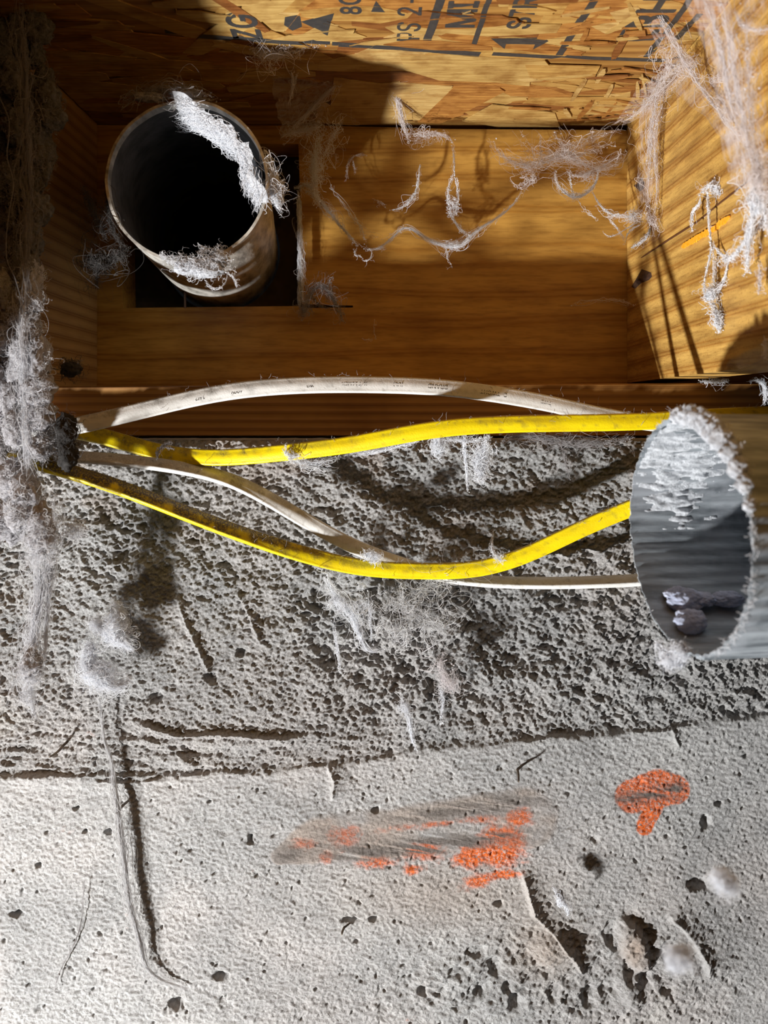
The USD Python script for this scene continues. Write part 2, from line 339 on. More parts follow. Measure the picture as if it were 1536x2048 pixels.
def build_wall():
    xs = np.concatenate([np.linspace(-.75, -.33, 40, endpoint=False), np.arange(-.33, .33, .00068), np.linspace(.33, .75, 40)])
    zs = np.concatenate([np.linspace(-.80, -.475, 30, endpoint=False), np.arange(-.475, -.0205, .00068)])
    X, Z = np.meshgrid(xs, zs)
    U, V = X * F / DW + CX, CY - Z * F / DW
    q = np.stack([X, 0 * X, Z], -1)
    nz = lambda s, o, seed: fbm(q * s + 7.3, o, seed) - .5
    wob = nz(18, 3, 50) * 26 + nz(120, 2, 51) * 14
    led = np.interp(U, [-400, 0, 300, 480, 650, 850, 1100, 1250, 1536, 2000], [1560, 1558, 1562, 1545, 1528, 1502, 1476, 1462, 1434, 1400]) + wob * .9 + nz(9, 2, 52) * 16
    m = sm(-9, 9, led - V)
    calm = np.exp(-(((U - 360) / 300) ** 2 + ((V - 1330) / 150) ** 2)) * .8 + .55 * sm(1380, 1500, V)
    wild = np.exp(-(((U - 790) / 230) ** 2 + ((V - 1270) / 150) ** 2)) + .35 * np.exp(-(((U - 230) / 260) ** 2 + ((V - 1070) / 90) ** 2))
    k = np.clip(1 - calm + .8 * wild, .2, 1.7)
    bil = lambda s_, o_, sd_: np.abs(nz(s_, o_, sd_)) * 2
    wq = .0022 * np.stack([nz(190, 2, 42), 0 * U, nz(190, 2, 43)], -1)
    kf = .30 + .70 * k
    rough = .0085 * nz(24, 3, 1) * k + .0080 * nz(62, 3, 2) * k + .0036 * (fbm((q + wq) * 150 + 3, 3, 3) - .5) * kf + .0042 * (fbm((q + wq) * 370 + 1, 3, 41) - .5) * kf + .0030 * nz(640, 2, 4)
    pit = nz(95, 2, 5)
    rough -= .0030 * sm(.06, .30, nz(45, 3, 5) + .6 * nz(240, 2, 14)) * k
    smooth = .0028 * nz(14, 3, 6) + .0016 * nz(60, 3, 7) + .0008 * nz(240, 2, 8) + .0017 * nz(430, 2, 9) + .0016 * nz(640, 2, 15)
    low = sm(0, 1, np.clip(np.exp(-(((U - 1150) / 330) ** 2 + ((V - 1950) / 120) ** 2)) * 1.3 + .55 * np.exp(-(((U - 560) / 260) ** 2 + ((V - 2010) / 70) ** 2)) - .12, 0, 1))
    smooth += low * (.0062 * nz(48, 3, 10) + .0050 * nz(130, 3, 11) + .0028 * nz(330, 2, 12) - .003 * sm(.10, .2, nz(70, 2, 13)))
    strata = fbm(np.stack([X * 14 + .5 * Z, 0 * X, Z * 190 + X * 12], -1), 4, 53) - .5
    rough += .0075 * strata * np.exp(-((V - led + 50) / 46) ** 2) * sm(1150, 300, U)
    H = m * rough + (1 - m) * (.0024 + smooth + .0035 * strata * np.exp(-((V - led) / 26) ** 2) * sm(700, 250, U))
    # sharp lip along the shutter line
    H += .0012 * np.exp(-np.clip(V - led, 0, 1e9) / 9) * (V > led) * np.clip(.6 + 4 * nz(40, 3, 60), 0, 2)
    rng = np.random.default_rng(5)
    jit, jit2 = nz(330, 2, 54) * 9, nz(330, 2, 55) * 9

    def step(pts, amp, wid, side=1, w2=2.5):
        """raised lip: full height on the line, fading over wid pixels to one side, dropping sharply on the other"""
        nonlocal H
        p = np.asarray(pts, float)
        sel = (U > p[:, 0].min() - 3 * wid) & (U < p[:, 0].max() + 3 * wid) & (V > p[:, 1].min() - 3 * wid) & (V < p[:, 1].max() + 3 * wid)
        u, v = U[sel] + wob[sel] * .35, V[sel] + wob[sel] * .35
        d, par = seg_dist(u, v, p)
        i = np.clip((par * (len(p) - 1)).astype(int), 0, len(p) - 2)
        dv = p[i + 1] - p[i]
        s = (dv[:, 0] * (v - p[i, 1]) - dv[:, 1] * (u - p[i, 0])) * side
        end = np.clip(np.minimum(par, 1 - par) * 8, 0, 1)
        H[sel] += amp * end * np.where(s > 0, np.exp(-d / wid), np.exp(-d / w2))

    def blob(cx, cy, rx, ry, rot, amp, p=2.0):
        nonlocal H
        R = 2.6 * max(rx, ry)
        sel = (abs(U - cx) < R) & (abs(V - cy) < R)
        u, v = U[sel] - cx + wob[sel] * .3 + jit[sel], V[sel] - cy + wob[sel] * .3 + jit2[sel]
        c, s = math.cos(rot), math.sin(rot)
        e = ((u * c + v * s) / rx) ** 2 + ((v * c - u * s) / ry) ** 2
        H[sel] += amp * np.exp(-e ** (p / 2))

    step([(255, 1440), (300, 1458), (360, 1476), (420, 1470), (470, 1472), (560, 1478), (640, 1466)], .0042, 26)
    step([(225, 1482), (290, 1480), (330, 1496), (400, 1540)], .0028, 20)
    step([(20, 1556), (120, 1552), (240, 1556), (320, 1552)], .003, 12)
    step([(345, 1190), (375, 1260), (400, 1310), (425, 1365)], .004, 7, -1)
    step([(470, 1180), (500, 1240), (525, 1300)], .004, 8, -1)
    step([(655, 1530), (668, 1560), (664, 1605)], .005, 14, -1)
    step([(1040, 1740), (1054, 1775), (1070, 1830), (1110, 1870), (1150, 1920), (1170, 1960)], .006, 18, -1)
    step([(1328, 1826), (1360, 1850), (1385, 1880), (1412, 1925), (1420, 1965)], .006, 26, -1)
    step([(1340, 1440), (1362, 1500)], .002, 4)
    step([(1230, 1325), (1225, 1380)], .002, 5, -1)
    blob(1268, 1893, 26, 56, -.35, .0085, 6)
    blob(1268, 1893, 40, 62, -.35, -.002, 2)
    blob(1105, 1905, 36, 30, .2, .006, 4)
    blob(1260, 1990, 22, 40, 0, .004, 3)
    for c in [(440, 1955, 14, 9), (352, 2012, 17, 11), (28, 1830, 12, 6), (700, 1840, 14, 5), (745, 1838, 9, 5), (150, 1620, 5, 4), (216, 1666, 6, 5), (74, 1733, 5, 4), (167, 1664, 5, 4), (417, 1603, 4, 3), (750, 1622, 7, 6), (500, 1680, 5, 8), (960, 1990, 12, 8), (845, 1985, 10, 8),
              (1440, 1612, 8, 5), (1000, 1810, 8, 6), (480, 1310, 8, 9), (310, 1400, 16, 9), (420, 1360, 12, 10), (1180, 2000, 14, 20), (1030, 2010, 12, 16), (1290, 1960, 12, 16), (1415, 1650, 9, 14), (1400, 1770, 22, 12), (700, 1250, 30, 14), (790, 1225, 12, 12), (740, 1290, 16, 8)]:
        blob(c[0], c[1], c[2], c[3], 0, -.0055, 4)
    for _ in range(420):
        u, v = rng.uniform(-20, 1560), rng.uniform(1480, 2060)
        r = rng.uniform(1.6, 3.6) * (1.7 if rng.random() < .08 else 1)
        blob(u, v, r * rng.uniform(.6, 1.9), r * rng.uniform(.6, 1.2), rng.uniform(-1.5, 1.5), -rng.uniform(.0008, .0026), 3)
    # rubbed paint: shallow polish
    d1, p1 = seg_dist(U, V, [(560, 1715), (640, 1680), (760, 1672), (900, 1655), (1055, 1640)])
    w1 = np.interp(p1, [0, .15, .4, .8, 1], [18, 42, 52, 56, 62])
    inside1 = sm(1.08, .8, d1 / w1 + nz(60, 3, 20) * .35)
    H = H * (1 - .45 * inside1) + .45 * inside1 * .0042
    Y = DW + .004 - H
    # worn upper arris
    Y += .006 * np.clip((900 + wob * .8 - V) / 26, 0, 1) ** 1.6 - .0015 * np.exp(-((V - 915) / 40) ** 2)
    # stains: orange paint, dark scuffs, brown film
    n60, n150 = nz(42, 3, 21), nz(150, 3, 22)
    rub = lambda lst: np.max([g_ * np.exp(-(((U - x_ + wob * .6) / rx_) ** 2 + ((V - y_ + wob * .4 + .10 * (U - x_)) / ry_) ** 2)) for x_, y_, rx_, ry_, g_ in lst], 0)
    n400 = nz(330, 2, 24)
    og = rub([(1000, 1690, 60, 46, 1.1), (1040, 1636, 34, 24, 1.0), (945, 1712, 46, 28, 1.0), (850, 1702, 50, 26, .8), (820, 1742, 20, 12, .85), (690, 1672, 34, 34, .8), (652, 1716, 20, 16, .7), (955, 1766, 36, 20, .8), (1008, 1752, 40, 10, .85), (740, 1725, 60, 16, .62), (600, 1690, 34, 14, .5), (880, 1650, 130, 10, .62), (960, 1640, 60, 14, .7)])
    orange = sm(.26, .80, og + .6 * n60 + .5 * n150 + .5 * n400) * sm(1078, 1056, U + wob * 1.1)
    right = 0
    d2, p2 = seg_dist(U, V, [(1265, 1595), (1320, 1580), (1352, 1582)])
    spot = sm(1.05, .92, d2 / np.interp(p2, [0, .5, 1], [34, 40, 30]) + n150 * .12)
    d3, _ = seg_dist(U, V, [(1318, 1605), (1300, 1635), (1290, 1655)])
    spot2 = sm(1.05, .85, d3 / 18 + n150 * .3 + n60 * .25)
    spot_o = np.maximum(spot * .95, spot2)
    orange = np.clip(np.maximum(orange, spot_o), 0, 1)
    char = np.clip(rub([(860, 1692, 130, 17, 1.0), (720, 1706, 90, 20, .8), (975, 1612, 90, 16, .95), (880, 1628, 110, 12, .6), (575, 1712, 40, 22, .7), (980, 1675, 70, 8, .7), (640, 1690, 70, 30, .4)]) + .34 * inside1, 0, 1)
    tail = sm(26, 6, d1) * sm(.2, .0, p1)
    char = np.clip(np.maximum(char, tail * .6), 0, 1)
    char = np.maximum(char, spot * np.clip(sm(1375, 1350, U) * np.exp(-((V - (1592 - .18 * (U - 1300))) / 15) ** 2) * 1.0 + .35 * sm(1340, 1362, U), 0, 1))
    char = np.maximum(char, .6 * np.exp(-((U - 1250) / 34) ** 2 - ((V - 1600) / 20) ** 2))
    brown = np.clip(inside1 * .45 * sm(-.2, .1, n60) + .33 * np.exp(-((U - 900) / 210) ** 2 - ((V - 1790) / 75) ** 2) + .38 * np.exp(-((U - 1090) / 70) ** 2 - ((V - 1900) / 60) ** 2) + .6 * np.exp(-((U - 1268) / 24) ** 2 - ((V - 1893) / 44) ** 2), 0, .9)
    brown = np.clip(brown + m * .30 * sm(.03, .2, nz(34, 3, 30)) * sm(1250, 900, V), 0, .9)
    nx, nzr = len(xs), len(zs)
    verts = np.stack([X, Y, Z], -1)
    # top of the wall, running back under the sill
    tops = []
    for yy, zz in ((.606, -.0204), (.64, -.0196), (.78, -.0196)):
        tops.append(np.stack([xs, np.full(nx, yy), zz + .0012 * (fbm(np.stack([xs * 150, xs * 0 + yy, xs * 0], -1), 3, 3) - .5) * (yy < .609)], -1))
    verts = np.concatenate([verts, np.array(tops)], 0)
    back = np.stack([np.stack([xs, np.full(nx, .78), np.full(nx, -.80)], -1), np.stack([xs, np.full(nx, float(DW + .004)), np.full(nx, -.80)], -1)])
    verts = np.concatenate([verts, back], 0)
    R = len(verts)
    idx = np.arange(R * nx).reshape(R, nx)
    a, b, c, d = idx[:-1, :-1], idx[:-1, 1:], idx[1:, 1:], idx[1:, :-1]
    faces = np.concatenate([np.stack([a, b, c], -1).reshape(-1, 3), np.stack([a, c, d], -1).reshape(-1, 3)])
    pad = lambda q_: np.concatenate([q_.ravel(), np.zeros((R - nzr) * nx)])
    return trimesh.Trimesh(verts.reshape(-1, 3), faces, process=False), dict(orange=pad(orange), char=pad(char), brown=pad(brown), relief=pad(np.clip(.50 + .45 * m + .35 * low - .15 * inside1, .15, .95))), (xs, zs, Y)


wall, stains, WY = build_wall()
w = obj('wall_back', wall, M['concrete'], None, smooth=True, prim=stains)
tag(w, 'rough grey concrete foundation wall with rubbed orange paint marks', 'wall', None, 'structure')


def wall_y(px, py):
    """depth of the wall face at a pixel"""
    x, z = (px - CX) * DW / F, -(py - CY) * DW / F
    i, j = np.clip(np.searchsorted(WY[0], x), 0, len(WY[0]) - 1), np.clip(np.searchsorted(WY[1], z), 0, len(WY[1]) - 1)
    return float(WY[2][j, i])


# ------------------------------------------------------------------ ceiling: underside of the strand-board subfloor
ZC = 0.2625


def C(px, py):
    d = ZC * F / (CY - py)
    return ((px - CX) * d / F, d)


ceil = thing('ceiling', 'oriented strand board subfloor underside with black stencilled lines', 'ceiling', None, 'structure')
AX_CEIL = [[1, 0, 0], [0, 1, 0], [0, 0, 1]]
obj('board', beam(-.75, .75, -.5, .80, ZC, ZC + .018), M['osb_base'], ceil, smooth=False)
rng = np.random.default_rng(11)
flakes = []


def flake(cx, cy, L, W, ang, rag=.22):
    n = 5
    t = np.linspace(-.5, .5, n)
    up = np.stack([t * L, W * .5 * (1 - .5 * np.abs(2 * t) ** 4) + rng.normal(0, W * .07, n)], -1)
    dn = np.stack([t[::-1] * L, -W * .5 * (1 - .5 * np.abs(2 * t) ** 4) + rng.normal(0, W * .07, n)], -1)
    e1 = np.array([[L * (.5 + rng.uniform(-rag, rag) * .3), W * rng.uniform(-.3, .3)]])
    e0 = np.array([[-L * (.5 + rng.uniform(-rag, rag) * .3), W * rng.uniform(-.3, .3)]])
    p = Polygon(np.vstack([up, e1, dn, e0])).buffer(0)
    p = affinity.translate(affinity.rotate(p, ang, origin=(0, 0)), cx, cy)
    return max(getattr(p, 'geoms', [p]), key=lambda g: g.area)


def add_flake(poly, mat, ink=True):
    flakes.append((poly, mat, ink))


# background layers: big strands mostly lying along the board, then smaller ones on top
for k in range(246):
    big = k < 185
    L = rng.uniform(.07, .15) if big else rng.uniform(.03, .08)
    W_ = rng.uniform(.014, .032) if big else rng.uniform(.004, .014)
    x, y = rng.uniform(-.36, .36), rng.uniform(.44, .71)
    ang = rng.normal(0, 14) if rng.random() < .8 else rng.uniform(-60, 60)
    rz = C(1230, 140)
    busy = math.hypot((x - .17) / .07, (y - .585) / .05) < 1
    if big:
        mi = rng.choice([0, 1, 2, 3, 4, 5], p=[.20, .25, .13, .14, .20, .08])
    else:
        mi = rng.choice([0, 1, 2, 3, 4, 5], p=[.2, .2, .2, .15, .15, .1])
    if busy:
        L, W_ = L * .6, W_ * .5
    pl = flake(x, y, L, W_, ang)
    if pl.bounds[3] > .698:
        continue
    if x > .19 and pl.bounds[2] > .2160 or pl.bounds[0] < -.262:
        pl = pl.intersection(sbox(-.2625, 0, .2160, .698))
        if pl.is_empty or pl.geom_type != 'Polygon' or pl.area < 2e-5:
            continue
    add_flake(pl, mi, rng.random() > .1)
# strands seen one by one in the photograph (pixel outlines on the board)
for pts, mi in [([(668, 150), (760, 162), (800, 158), (822, 185), (825, 235), (700, 240), (660, 215)], 2),
                ([(800, 160), (905, 168), (890, 190), (850, 236), (826, 236), (822, 190)], 2),
                ([(835, 240), (905, 172), (1000, 172), (1010, 178), (930, 220), (880, 243)], 4),
                ([(925, 238), (985, 205), (1050, 212), (1110, 222), (1120, 250), (1000, 250)], 0),
                ([(800, 108), (900, 104), (1090, 116), (1110, 140), (1000, 160), (880, 156), (810, 135)], 0),
                ([(1050, 124), (1200, 128), (1190, 148), (1110, 158), (1060, 150)], 1),
                ([(640, 196), (690, 222), (830, 240), (700, 246), (630, 240)], 2),
                ([(1220, 20), (1275, 5), (1282, 14), (1236, 40)], 2), ([(1180, 45), (1238, 38), (1244, 52), (1212, 62)], 2), ([(1250, 58), (1290, 56), (1292, 66), (1252, 68)], 4)]:
    add_flake(Polygon([C(*p) for p in pts]).buffer(0), mi, mi != 4)
for k in range(44):
    px_, py_ = rng.normal(1235, 62), rng.uniform(136, 238)
    if k % 4 == 0:
        px_, py_ = rng.uniform(1165, 1330), rng.uniform(15, 90)
    x, y = C(px_, py_)
    pl = flake(x, y, rng.uniform(.014, .045), rng.uniform(.0022, .006), rng.normal(0, 22) if k % 3 else rng.uniform(50, 120)).intersection(sbox(-.2625, 0, .2160, .698))
    if pl.geom_type == 'Polygon' and pl.area > 1e-5:
        add_flake(pl, int(rng.choice([0, 2, 3, 4, 5], p=[.2, .2, .2, .25, .15])), False)
STEP, NL = .00006, len(flakes)
rr = np.random.default_rng(3)
covered, placed = None, []
for i in range(NL):
    poly, mi, ink = flakes[i]
    z1 = ZC - .0004 - .0022 * i / NL           # later flakes lie nearer the eye
    placed.append((poly, z1, ink))
    obj('strand', prism(poly, ZC - .0002 if i < 0 else z1, z1 + .0009, AX_CEIL), STRANDS[mi], ceil, smooth=False)


def ink_mark(name, poly):
    """lays a printed shape on whichever strand faces the eye, so that it breaks where strands do"""
    rest, out = poly, []
    for pl, z1, ink in reversed(placed):
        if rest.is_empty:
            break
        if not pl.intersects(rest):
            continue
        part = rest.intersection(pl)
        rest = rest.difference(pl)
        if ink and not part.is_empty:
            m_ = prism(part, z1 - .00012, z1 - .00002, AX_CEIL)
            if m_ is not None:
                out.append(m_)
    if not rest.is_empty:
        m_ = prism(rest, ZC - .00015, ZC - .00003, AX_CEIL)
        if m_ is not None:
            out.append(m_)
    if out:
        obj(name, trimesh.util.concatenate(out), M['ink'], ceil, smooth=False)


def ink_line(pts, w):
    return LineString([C(*p) for p in pts]).buffer(w / 2, cap_style=2)


def ragged(p, a=.0006, seed=0):
    return p


ink_mark('printed_line', ink_line([(330, 62), (560, 80), (660, 85)], .0060))
ink_mark('printed_line', ink_line([(664, 86), (845, 95), (960, 104)], .0065))
ink_mark('printed_line', ink_line([(985, 103), (1110, 110), (1180, 116), (1330, 121)], .0050))
for pts, wd in [([(848, 93), (862, 55), (880, 0), (897, -60)], .0058), ([(944, 96), (960, 48), (977, 0), (997, -60)], .0037), ([(1118, 106), (1150, 55), (1186, 0), (1222, -60)], .0052),
                ([(1292, 114), (1328, 68), (1372, 5), (1410, -60)], .0042), ([(1352, 75), (1378, 48), (1400, 22)], .0045)]:
    ink_mark('printed_line', ink_line(pts, wd))
ink_mark('printed_arrow', Polygon([C(*p) for p in [(982, 72), (1076, 72), (1080, 64), (1097, 78), (1066, 94), (1070, 84), (1012, 83), (1009, 93)]]))
ink_mark('printed_triangle', Polygon([C(*p) for p in [(602, 40), (668, 22), (655, 66)]]))
ink_mark('printed_triangle', Polygon([C(*p) for p in [(752, -2), (770, 20), (742, 19)]]))


def text_poly(s, h, bold=False):
    m_ = meshkit.text_mesh(s, h, .001, bold)
    v, f, nr = np.array(m_.vertices), np.array(m_.faces), m_.face_normals
    return unary_union([Polygon(v[t][:, :2]) for t in f[nr[:, 2] > .9]]).buffer(h * .012)


def ink_text(s, h, px, py, bold=False, tilt=0):
    """text reading towards the eye (up in the picture), tops to the left; starts at the pixel (its lower right corner)"""
    t = text_poly(s, h, bold)
    x, y = C(px, py)
    # baseline direction (0,-1), up direction (-1,0)
    t = affinity.affine_transform(t, [0, -1, -1, 0, x, y])
    for g in getattr(t, 'geoms', [t]):
        ink_mark('printed_letter', g)


ink_text('PS 2-10', .0155, 838, 78)
ink_text('MILL', .0185, 946, 52, True)
ink_text('STRENGTH', .0150, 1056, 54, True)
ink_text('EBH', .0240, 1300, 84, True)
ink_text('SB', .012, 1428, 84)
ink_text('8G', .013, 722, 26, True)
ink_text('ZG', .019, 525, 76, True)
ink_mark('printed_dot', Polygon([C(*p) for p in [(570, 32), (600, 28), (604, 50), (585, 58), (568, 48)]]))

# ------------------------------------------------------------------ rim joist, sill, floor joists
DR = 0.70
rim = thing('rim_joist', 'orange brown plywood-like rim board with a square hole cut for the vent pipe', 'board')


def R2(px, py):
    return (px - CX) * DR / F, -(py - CY) * DR / F


outer = Polygon([(-.75, R2(0, 776)[1]), (.75, R2(0, 771)[1]), (.75, R2(1250, 269)[1]), (R2(900, 258)[0], R2(900, 258)[1]), (R2(640, 251)[0], R2(640, 251)[1]), (-.75, R2(0, 249)[1])])
hole = Polygon([R2(246, 616), R2(604, 612), R2(600, 380), R2(597, 288), R2(240, 284)])
kerf = Polygon([R2(600, 608), R2(706, 611), R2(706, 615), R2(600, 616)])
AX_XZ = [[1, 0, 0], [0, 0, 1], [0, 1, 0]]
obj('board', prism(outer.difference(hole).difference(kerf), DR, DR + .036, AX_XZ), M['rim'], rim, smooth=False)

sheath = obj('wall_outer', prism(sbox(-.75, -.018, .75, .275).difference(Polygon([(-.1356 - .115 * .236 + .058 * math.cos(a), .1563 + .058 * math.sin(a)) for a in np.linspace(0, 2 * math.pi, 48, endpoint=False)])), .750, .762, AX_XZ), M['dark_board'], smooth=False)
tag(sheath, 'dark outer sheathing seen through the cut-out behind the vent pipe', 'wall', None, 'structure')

sill = thing('sill_plate', 'long brown wooden sill plate lying flat on the concrete wall', 'board')
xe = (1529 - CX) * .61 / F
zl, zr, zb = .0190, .0236, -.0188
obj('plank', trimesh.convex.convex_hull(np.array([(-.6, .611, zl - .001), (-.6, .613, zl), (xe, .611, zr - .001), (xe, .613, zr), (-.6, .74, zl), (xe, .74, zr), (-.6, .61, zb + .001), (-.6, .612, zb), (xe, .61, zb + .001), (xe, .612, zb), (-.6, .74, zb), (xe, .74, zb)])), M['sill'], sill, smooth=False)

jr = thing('floor_joist', 'pale yellow floor joist on the right with an orange crayon stroke', 'beam', 'floor joists')
jb = .0270
JX = .2175


def joist_r():
    """right joist with a waney lower edge near the viewer and slightly wavy saw marks"""
    ys = np.concatenate([np.linspace(-.35, .30, 12, endpoint=False), np.linspace(.30, DR - .0008, 170)])
    zs = np.linspace(0, 1, 110)
    verts, top = [], ZC - .0006
    Yg, T = np.meshgrid(ys, zs)
    wane = .0105 * sm(.50, .43, Yg) * (0.7 + .6 * fbm(np.stack([Yg * 60, 0 * Yg, 0 * Yg], -1), 3, 7))
    z0 = jb + wane * .75
    Zg = z0 + (top - z0) * T
    # rough-sawn upper part: ridges running along the board
    n = fbm(np.stack([Yg * 6, Zg * 30, 0 * Yg], -1), 3, 4)
    ridge = np.sin((Zg - .0 * Yg) * 2 * math.pi / .0046 + 3 * n * 2)
    up = sm(.115, .15, Zg + .02 * (n - .5)) + .25 * sm(.065, .05, Zg)
    Xg = JX - .00046 * ridge * up - .0009 * (n - .5) + .006 * np.clip((z0 + .006 - Zg) / .006, 0, 1) * (wane > .0004) * 1.0
    G = np.stack([Xg, Yg, Zg], -1)
    back = G.copy()
    back[..., 0] = .2550
    ny, nz_ = len(ys), len(zs)
    V_ = np.concatenate([G.reshape(-1, 3), back.reshape(-1, 3)])
    I = np.arange(ny * nz_).reshape(nz_, ny)
    J = I + ny * nz_
    quads = []

    def grid(A, flip=False):
        q = np.stack([A[:-1, :-1], A[:-1, 1:], A[1:, 1:], A[1:, :-1]], -1).reshape(-1, 4)
        quads.append(q[:, ::-1] if flip else q)
    grid(I, True)
    grid(J)
    for a, b, fl in ((I[0], J[0], False), (I[-1], J[-1], True), (I[:, 0], J[:, 0], True), (I[:, -1], J[:, -1], False)):
        q = np.stack([a[:-1], a[1:], b[1:], b[:-1]], -1)
        quads.append(q[:, ::-1] if fl else q)
    q = np.vstack(quads)
    m_ = trimesh.Trimesh(V_, np.vstack([q[:, [0, 1, 2]], q[:, [0, 2, 3]]]), process=False)
    m_.fix_normals()
    return m_


obj('timber', joist_r(), M['joist'], jr, smooth=35)


def J(px, py, off=0.0):
    """pixel -> point on the right joist's side face"""
    d = JX * F / (px - CX)
    return np.array([JX - off, d, -(py - CY) * d / F])


def on_joist(pts, w, off=.0009):
    ps = np.array([J(*p, off) for p in pts])
    ln = LineString(ps[:, 1:])
    g_ = np.random.default_rng(len(pts))
    tq = np.linspace(0, 1, 46)
    cq = np.array([ln.interpolate(t_, normalized=True).coords[0] for t_ in tq])
    dq = np.gradient(cq, axis=0)
    nq = np.stack([-dq[:, 1], dq[:, 0]], -1) / np.linalg.norm(dq, axis=1, keepdims=True)
    wa, wb_ = (w / 2 * np.clip(np.minimum(tq, 1 - tq) * 9 + .35, 0, 1) * (1 + g_.normal(0, .16, 46)) for _ in range(2))
    poly = Polygon(np.vstack([cq + nq * wa[:, None], (cq - nq * wb_[:, None])[::-1]])).buffer(0)
    return prism(poly, JX - off - .0003, JX - off + .0006, [[0, 1, 0], [0, 0, 1], [1, 0, 0]])


obj('crayon_stroke', on_joist([(1366, 494), (1402, 473), (1432, 456), (1462, 433)], .0040, .0010), M['crayon'], jr, smooth=False, label='bright orange crayon stroke')
obj('split', on_joist([(1284, 516), (1322, 491), (1395, 445), (1440, 408), (1500, 362)], .0008, .0009), M['pencil'], jr, smooth=False, label='thin dark split in the wood')
for pts in ([(1266, 371), (1277, 374), (1283, 362), (1284, 352), (1290, 366), (1288, 378), (1280, 384)], [(1262, 574), (1275, 552), (1283, 538), (1302, 545), (1304, 553), (1298, 560), (1282, 566), (1270, 578)]):
    ps = np.array([J(*p, .001) for p in pts])
    c_ = ps.mean(0) + np.array([-.0025, 0, 0])
    n_ = len(ps)
    v_ = np.vstack([ps + [0.0012, 0, 0], [c_]])
    f_ = [[i, (i + 1) % n_, n_] for i in range(n_)] + [[0, i + 1, i] for i in range(1, n_ - 1)]
    mm = trimesh.Trimesh(v_, f_, process=False)
    mm.fix_normals()
    obj('torn_chip', mm, M['splinter'], jr, smooth=False, label='dark torn chip at the joist end')

jl = thing('floor_joist', 'shadowed floor joist on the left beside the vent pipe', 'beam', 'floor joists')
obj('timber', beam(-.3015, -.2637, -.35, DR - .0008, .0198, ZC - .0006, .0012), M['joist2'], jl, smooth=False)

# ------------------------------------------------------------------ vent pipe
pipe = thing('vent_pipe', 'white round dryer vent pipe coming through the square hole in the rim board', 'pipe')
PC = np.array([-.1356, 0, .1563])
TILT = -.115                             # the pipe slants to the left going outwards
RO, RI, PY0, PY1 = .0551, .0532, .520, .86


def ring_surface(r, y0, y1, n=96, ny=40, seed=0, rag=0.0, inward=False, wob=0.0):
    a = np.linspace(0, 2 * math.pi, n, endpoint=False)
    t = np.linspace(0, 1, ny)
    A, T = np.meshgrid(a, t)
    start = y0 + rag * (fbm(np.stack([np.cos(A) * 4, np.sin(A) * 4, 0 * A], -1), 3, seed) - .5) * (1 - T)
    Yg = start + (y1 - start) * T
    r_ = r + wob * (fbm(np.stack([np.cos(A) * 3, np.sin(A) * 3, Yg * 30], -1), 3, seed + 1) - .5)
    return np.stack([PC[0] + TILT * (Yg - PY0) + r_ * np.cos(A), Yg, PC[2] + r_ * np.sin(A)], -1)


def tube_faces(ny, n, flip=False):
    I = np.arange(ny * n).reshape(ny, n)
    a, b, c, d = I[:-1], np.roll(I, -1, 1)[:-1], np.roll(I, -1, 1)[1:], I[1:]
    q = np.stack([a, b, c, d], -1).reshape(-1, 4)
    q = q[:, ::-1] if flip else q
    return np.vstack([q[:, [0, 1, 2]], q[:, [0, 2, 3]]])


o_ = ring_surface(RO, PY0, PY1, rag=.004, wob=.0008)
i_ = ring_surface(RI, PY0, PY1, rag=.004, wob=.0008)
n_ = 96
shell = trimesh.Trimesh(np.vstack([o_.reshape(-1, 3), i_[:2].reshape(-1, 3)]), np.vstack([tube_faces(40, n_), tube_faces(2, n_, True) + 40 * n_,
        np.vstack([[[k, 40 * n_ + k, 40 * n_ + (k + 1) % n_], [k, 40 * n_ + (k + 1) % n_, (k + 1) % n_]] for k in range(n_)])]), process=False)
shell.fix_normals()
obj('sleeve', shell, M['pvc'], pipe, smooth=40)
lin = trimesh.Trimesh(i_[1:].reshape(-1, 3), tube_faces(39, n_, True), process=False)
cap_c = len(lin.vertices)
lin = trimesh.Trimesh(np.vstack([lin.vertices, [[PC[0] + TILT * (PY1 - PY0), PY1, PC[2]]]]), np.vstack([lin.faces, [[38 * n_ + k, 38 * n_ + (k + 1) % n_, cap_c] for k in range(n_)]]), process=False)
obj('dark_lining', lin, M['pipe_dark'], pipe, smooth=40, label='dark inside of the pipe')  # inside coloured far darker than the white sleeve

# ------------------------------------------------------------------ cut duct on the right
duct = thing('metal_duct', 'cut galvanised metal duct with an open oval end facing left', 'duct')
PHI = math.radians(7.5)
DC = P(1364, 1066, .416)
DRAD = .0636
ax = np.array([math.cos(PHI), math.sin(PHI), 0])
ex = np.array([math.sin(PHI), -math.cos(PHI), 0])      # towards the viewer
uz = np.array([0, 0, 1.0])


def duct_pt(theta, s, r=DRAD):
    """theta: 0 = towards the viewer, 90 = up"""
    th, s_ = np.broadcast_arrays(np.asarray(theta, float), np.asarray(s, float))
    return DC + ax * s_[..., None] + (r * np.cos(th))[..., None] * ex + (r * np.sin(th))[..., None] * uz if np.ndim(r) else DC + ax * s_[..., None] + r * (np.cos(th)[..., None] * ex + np.sin(th)[..., None] * uz)


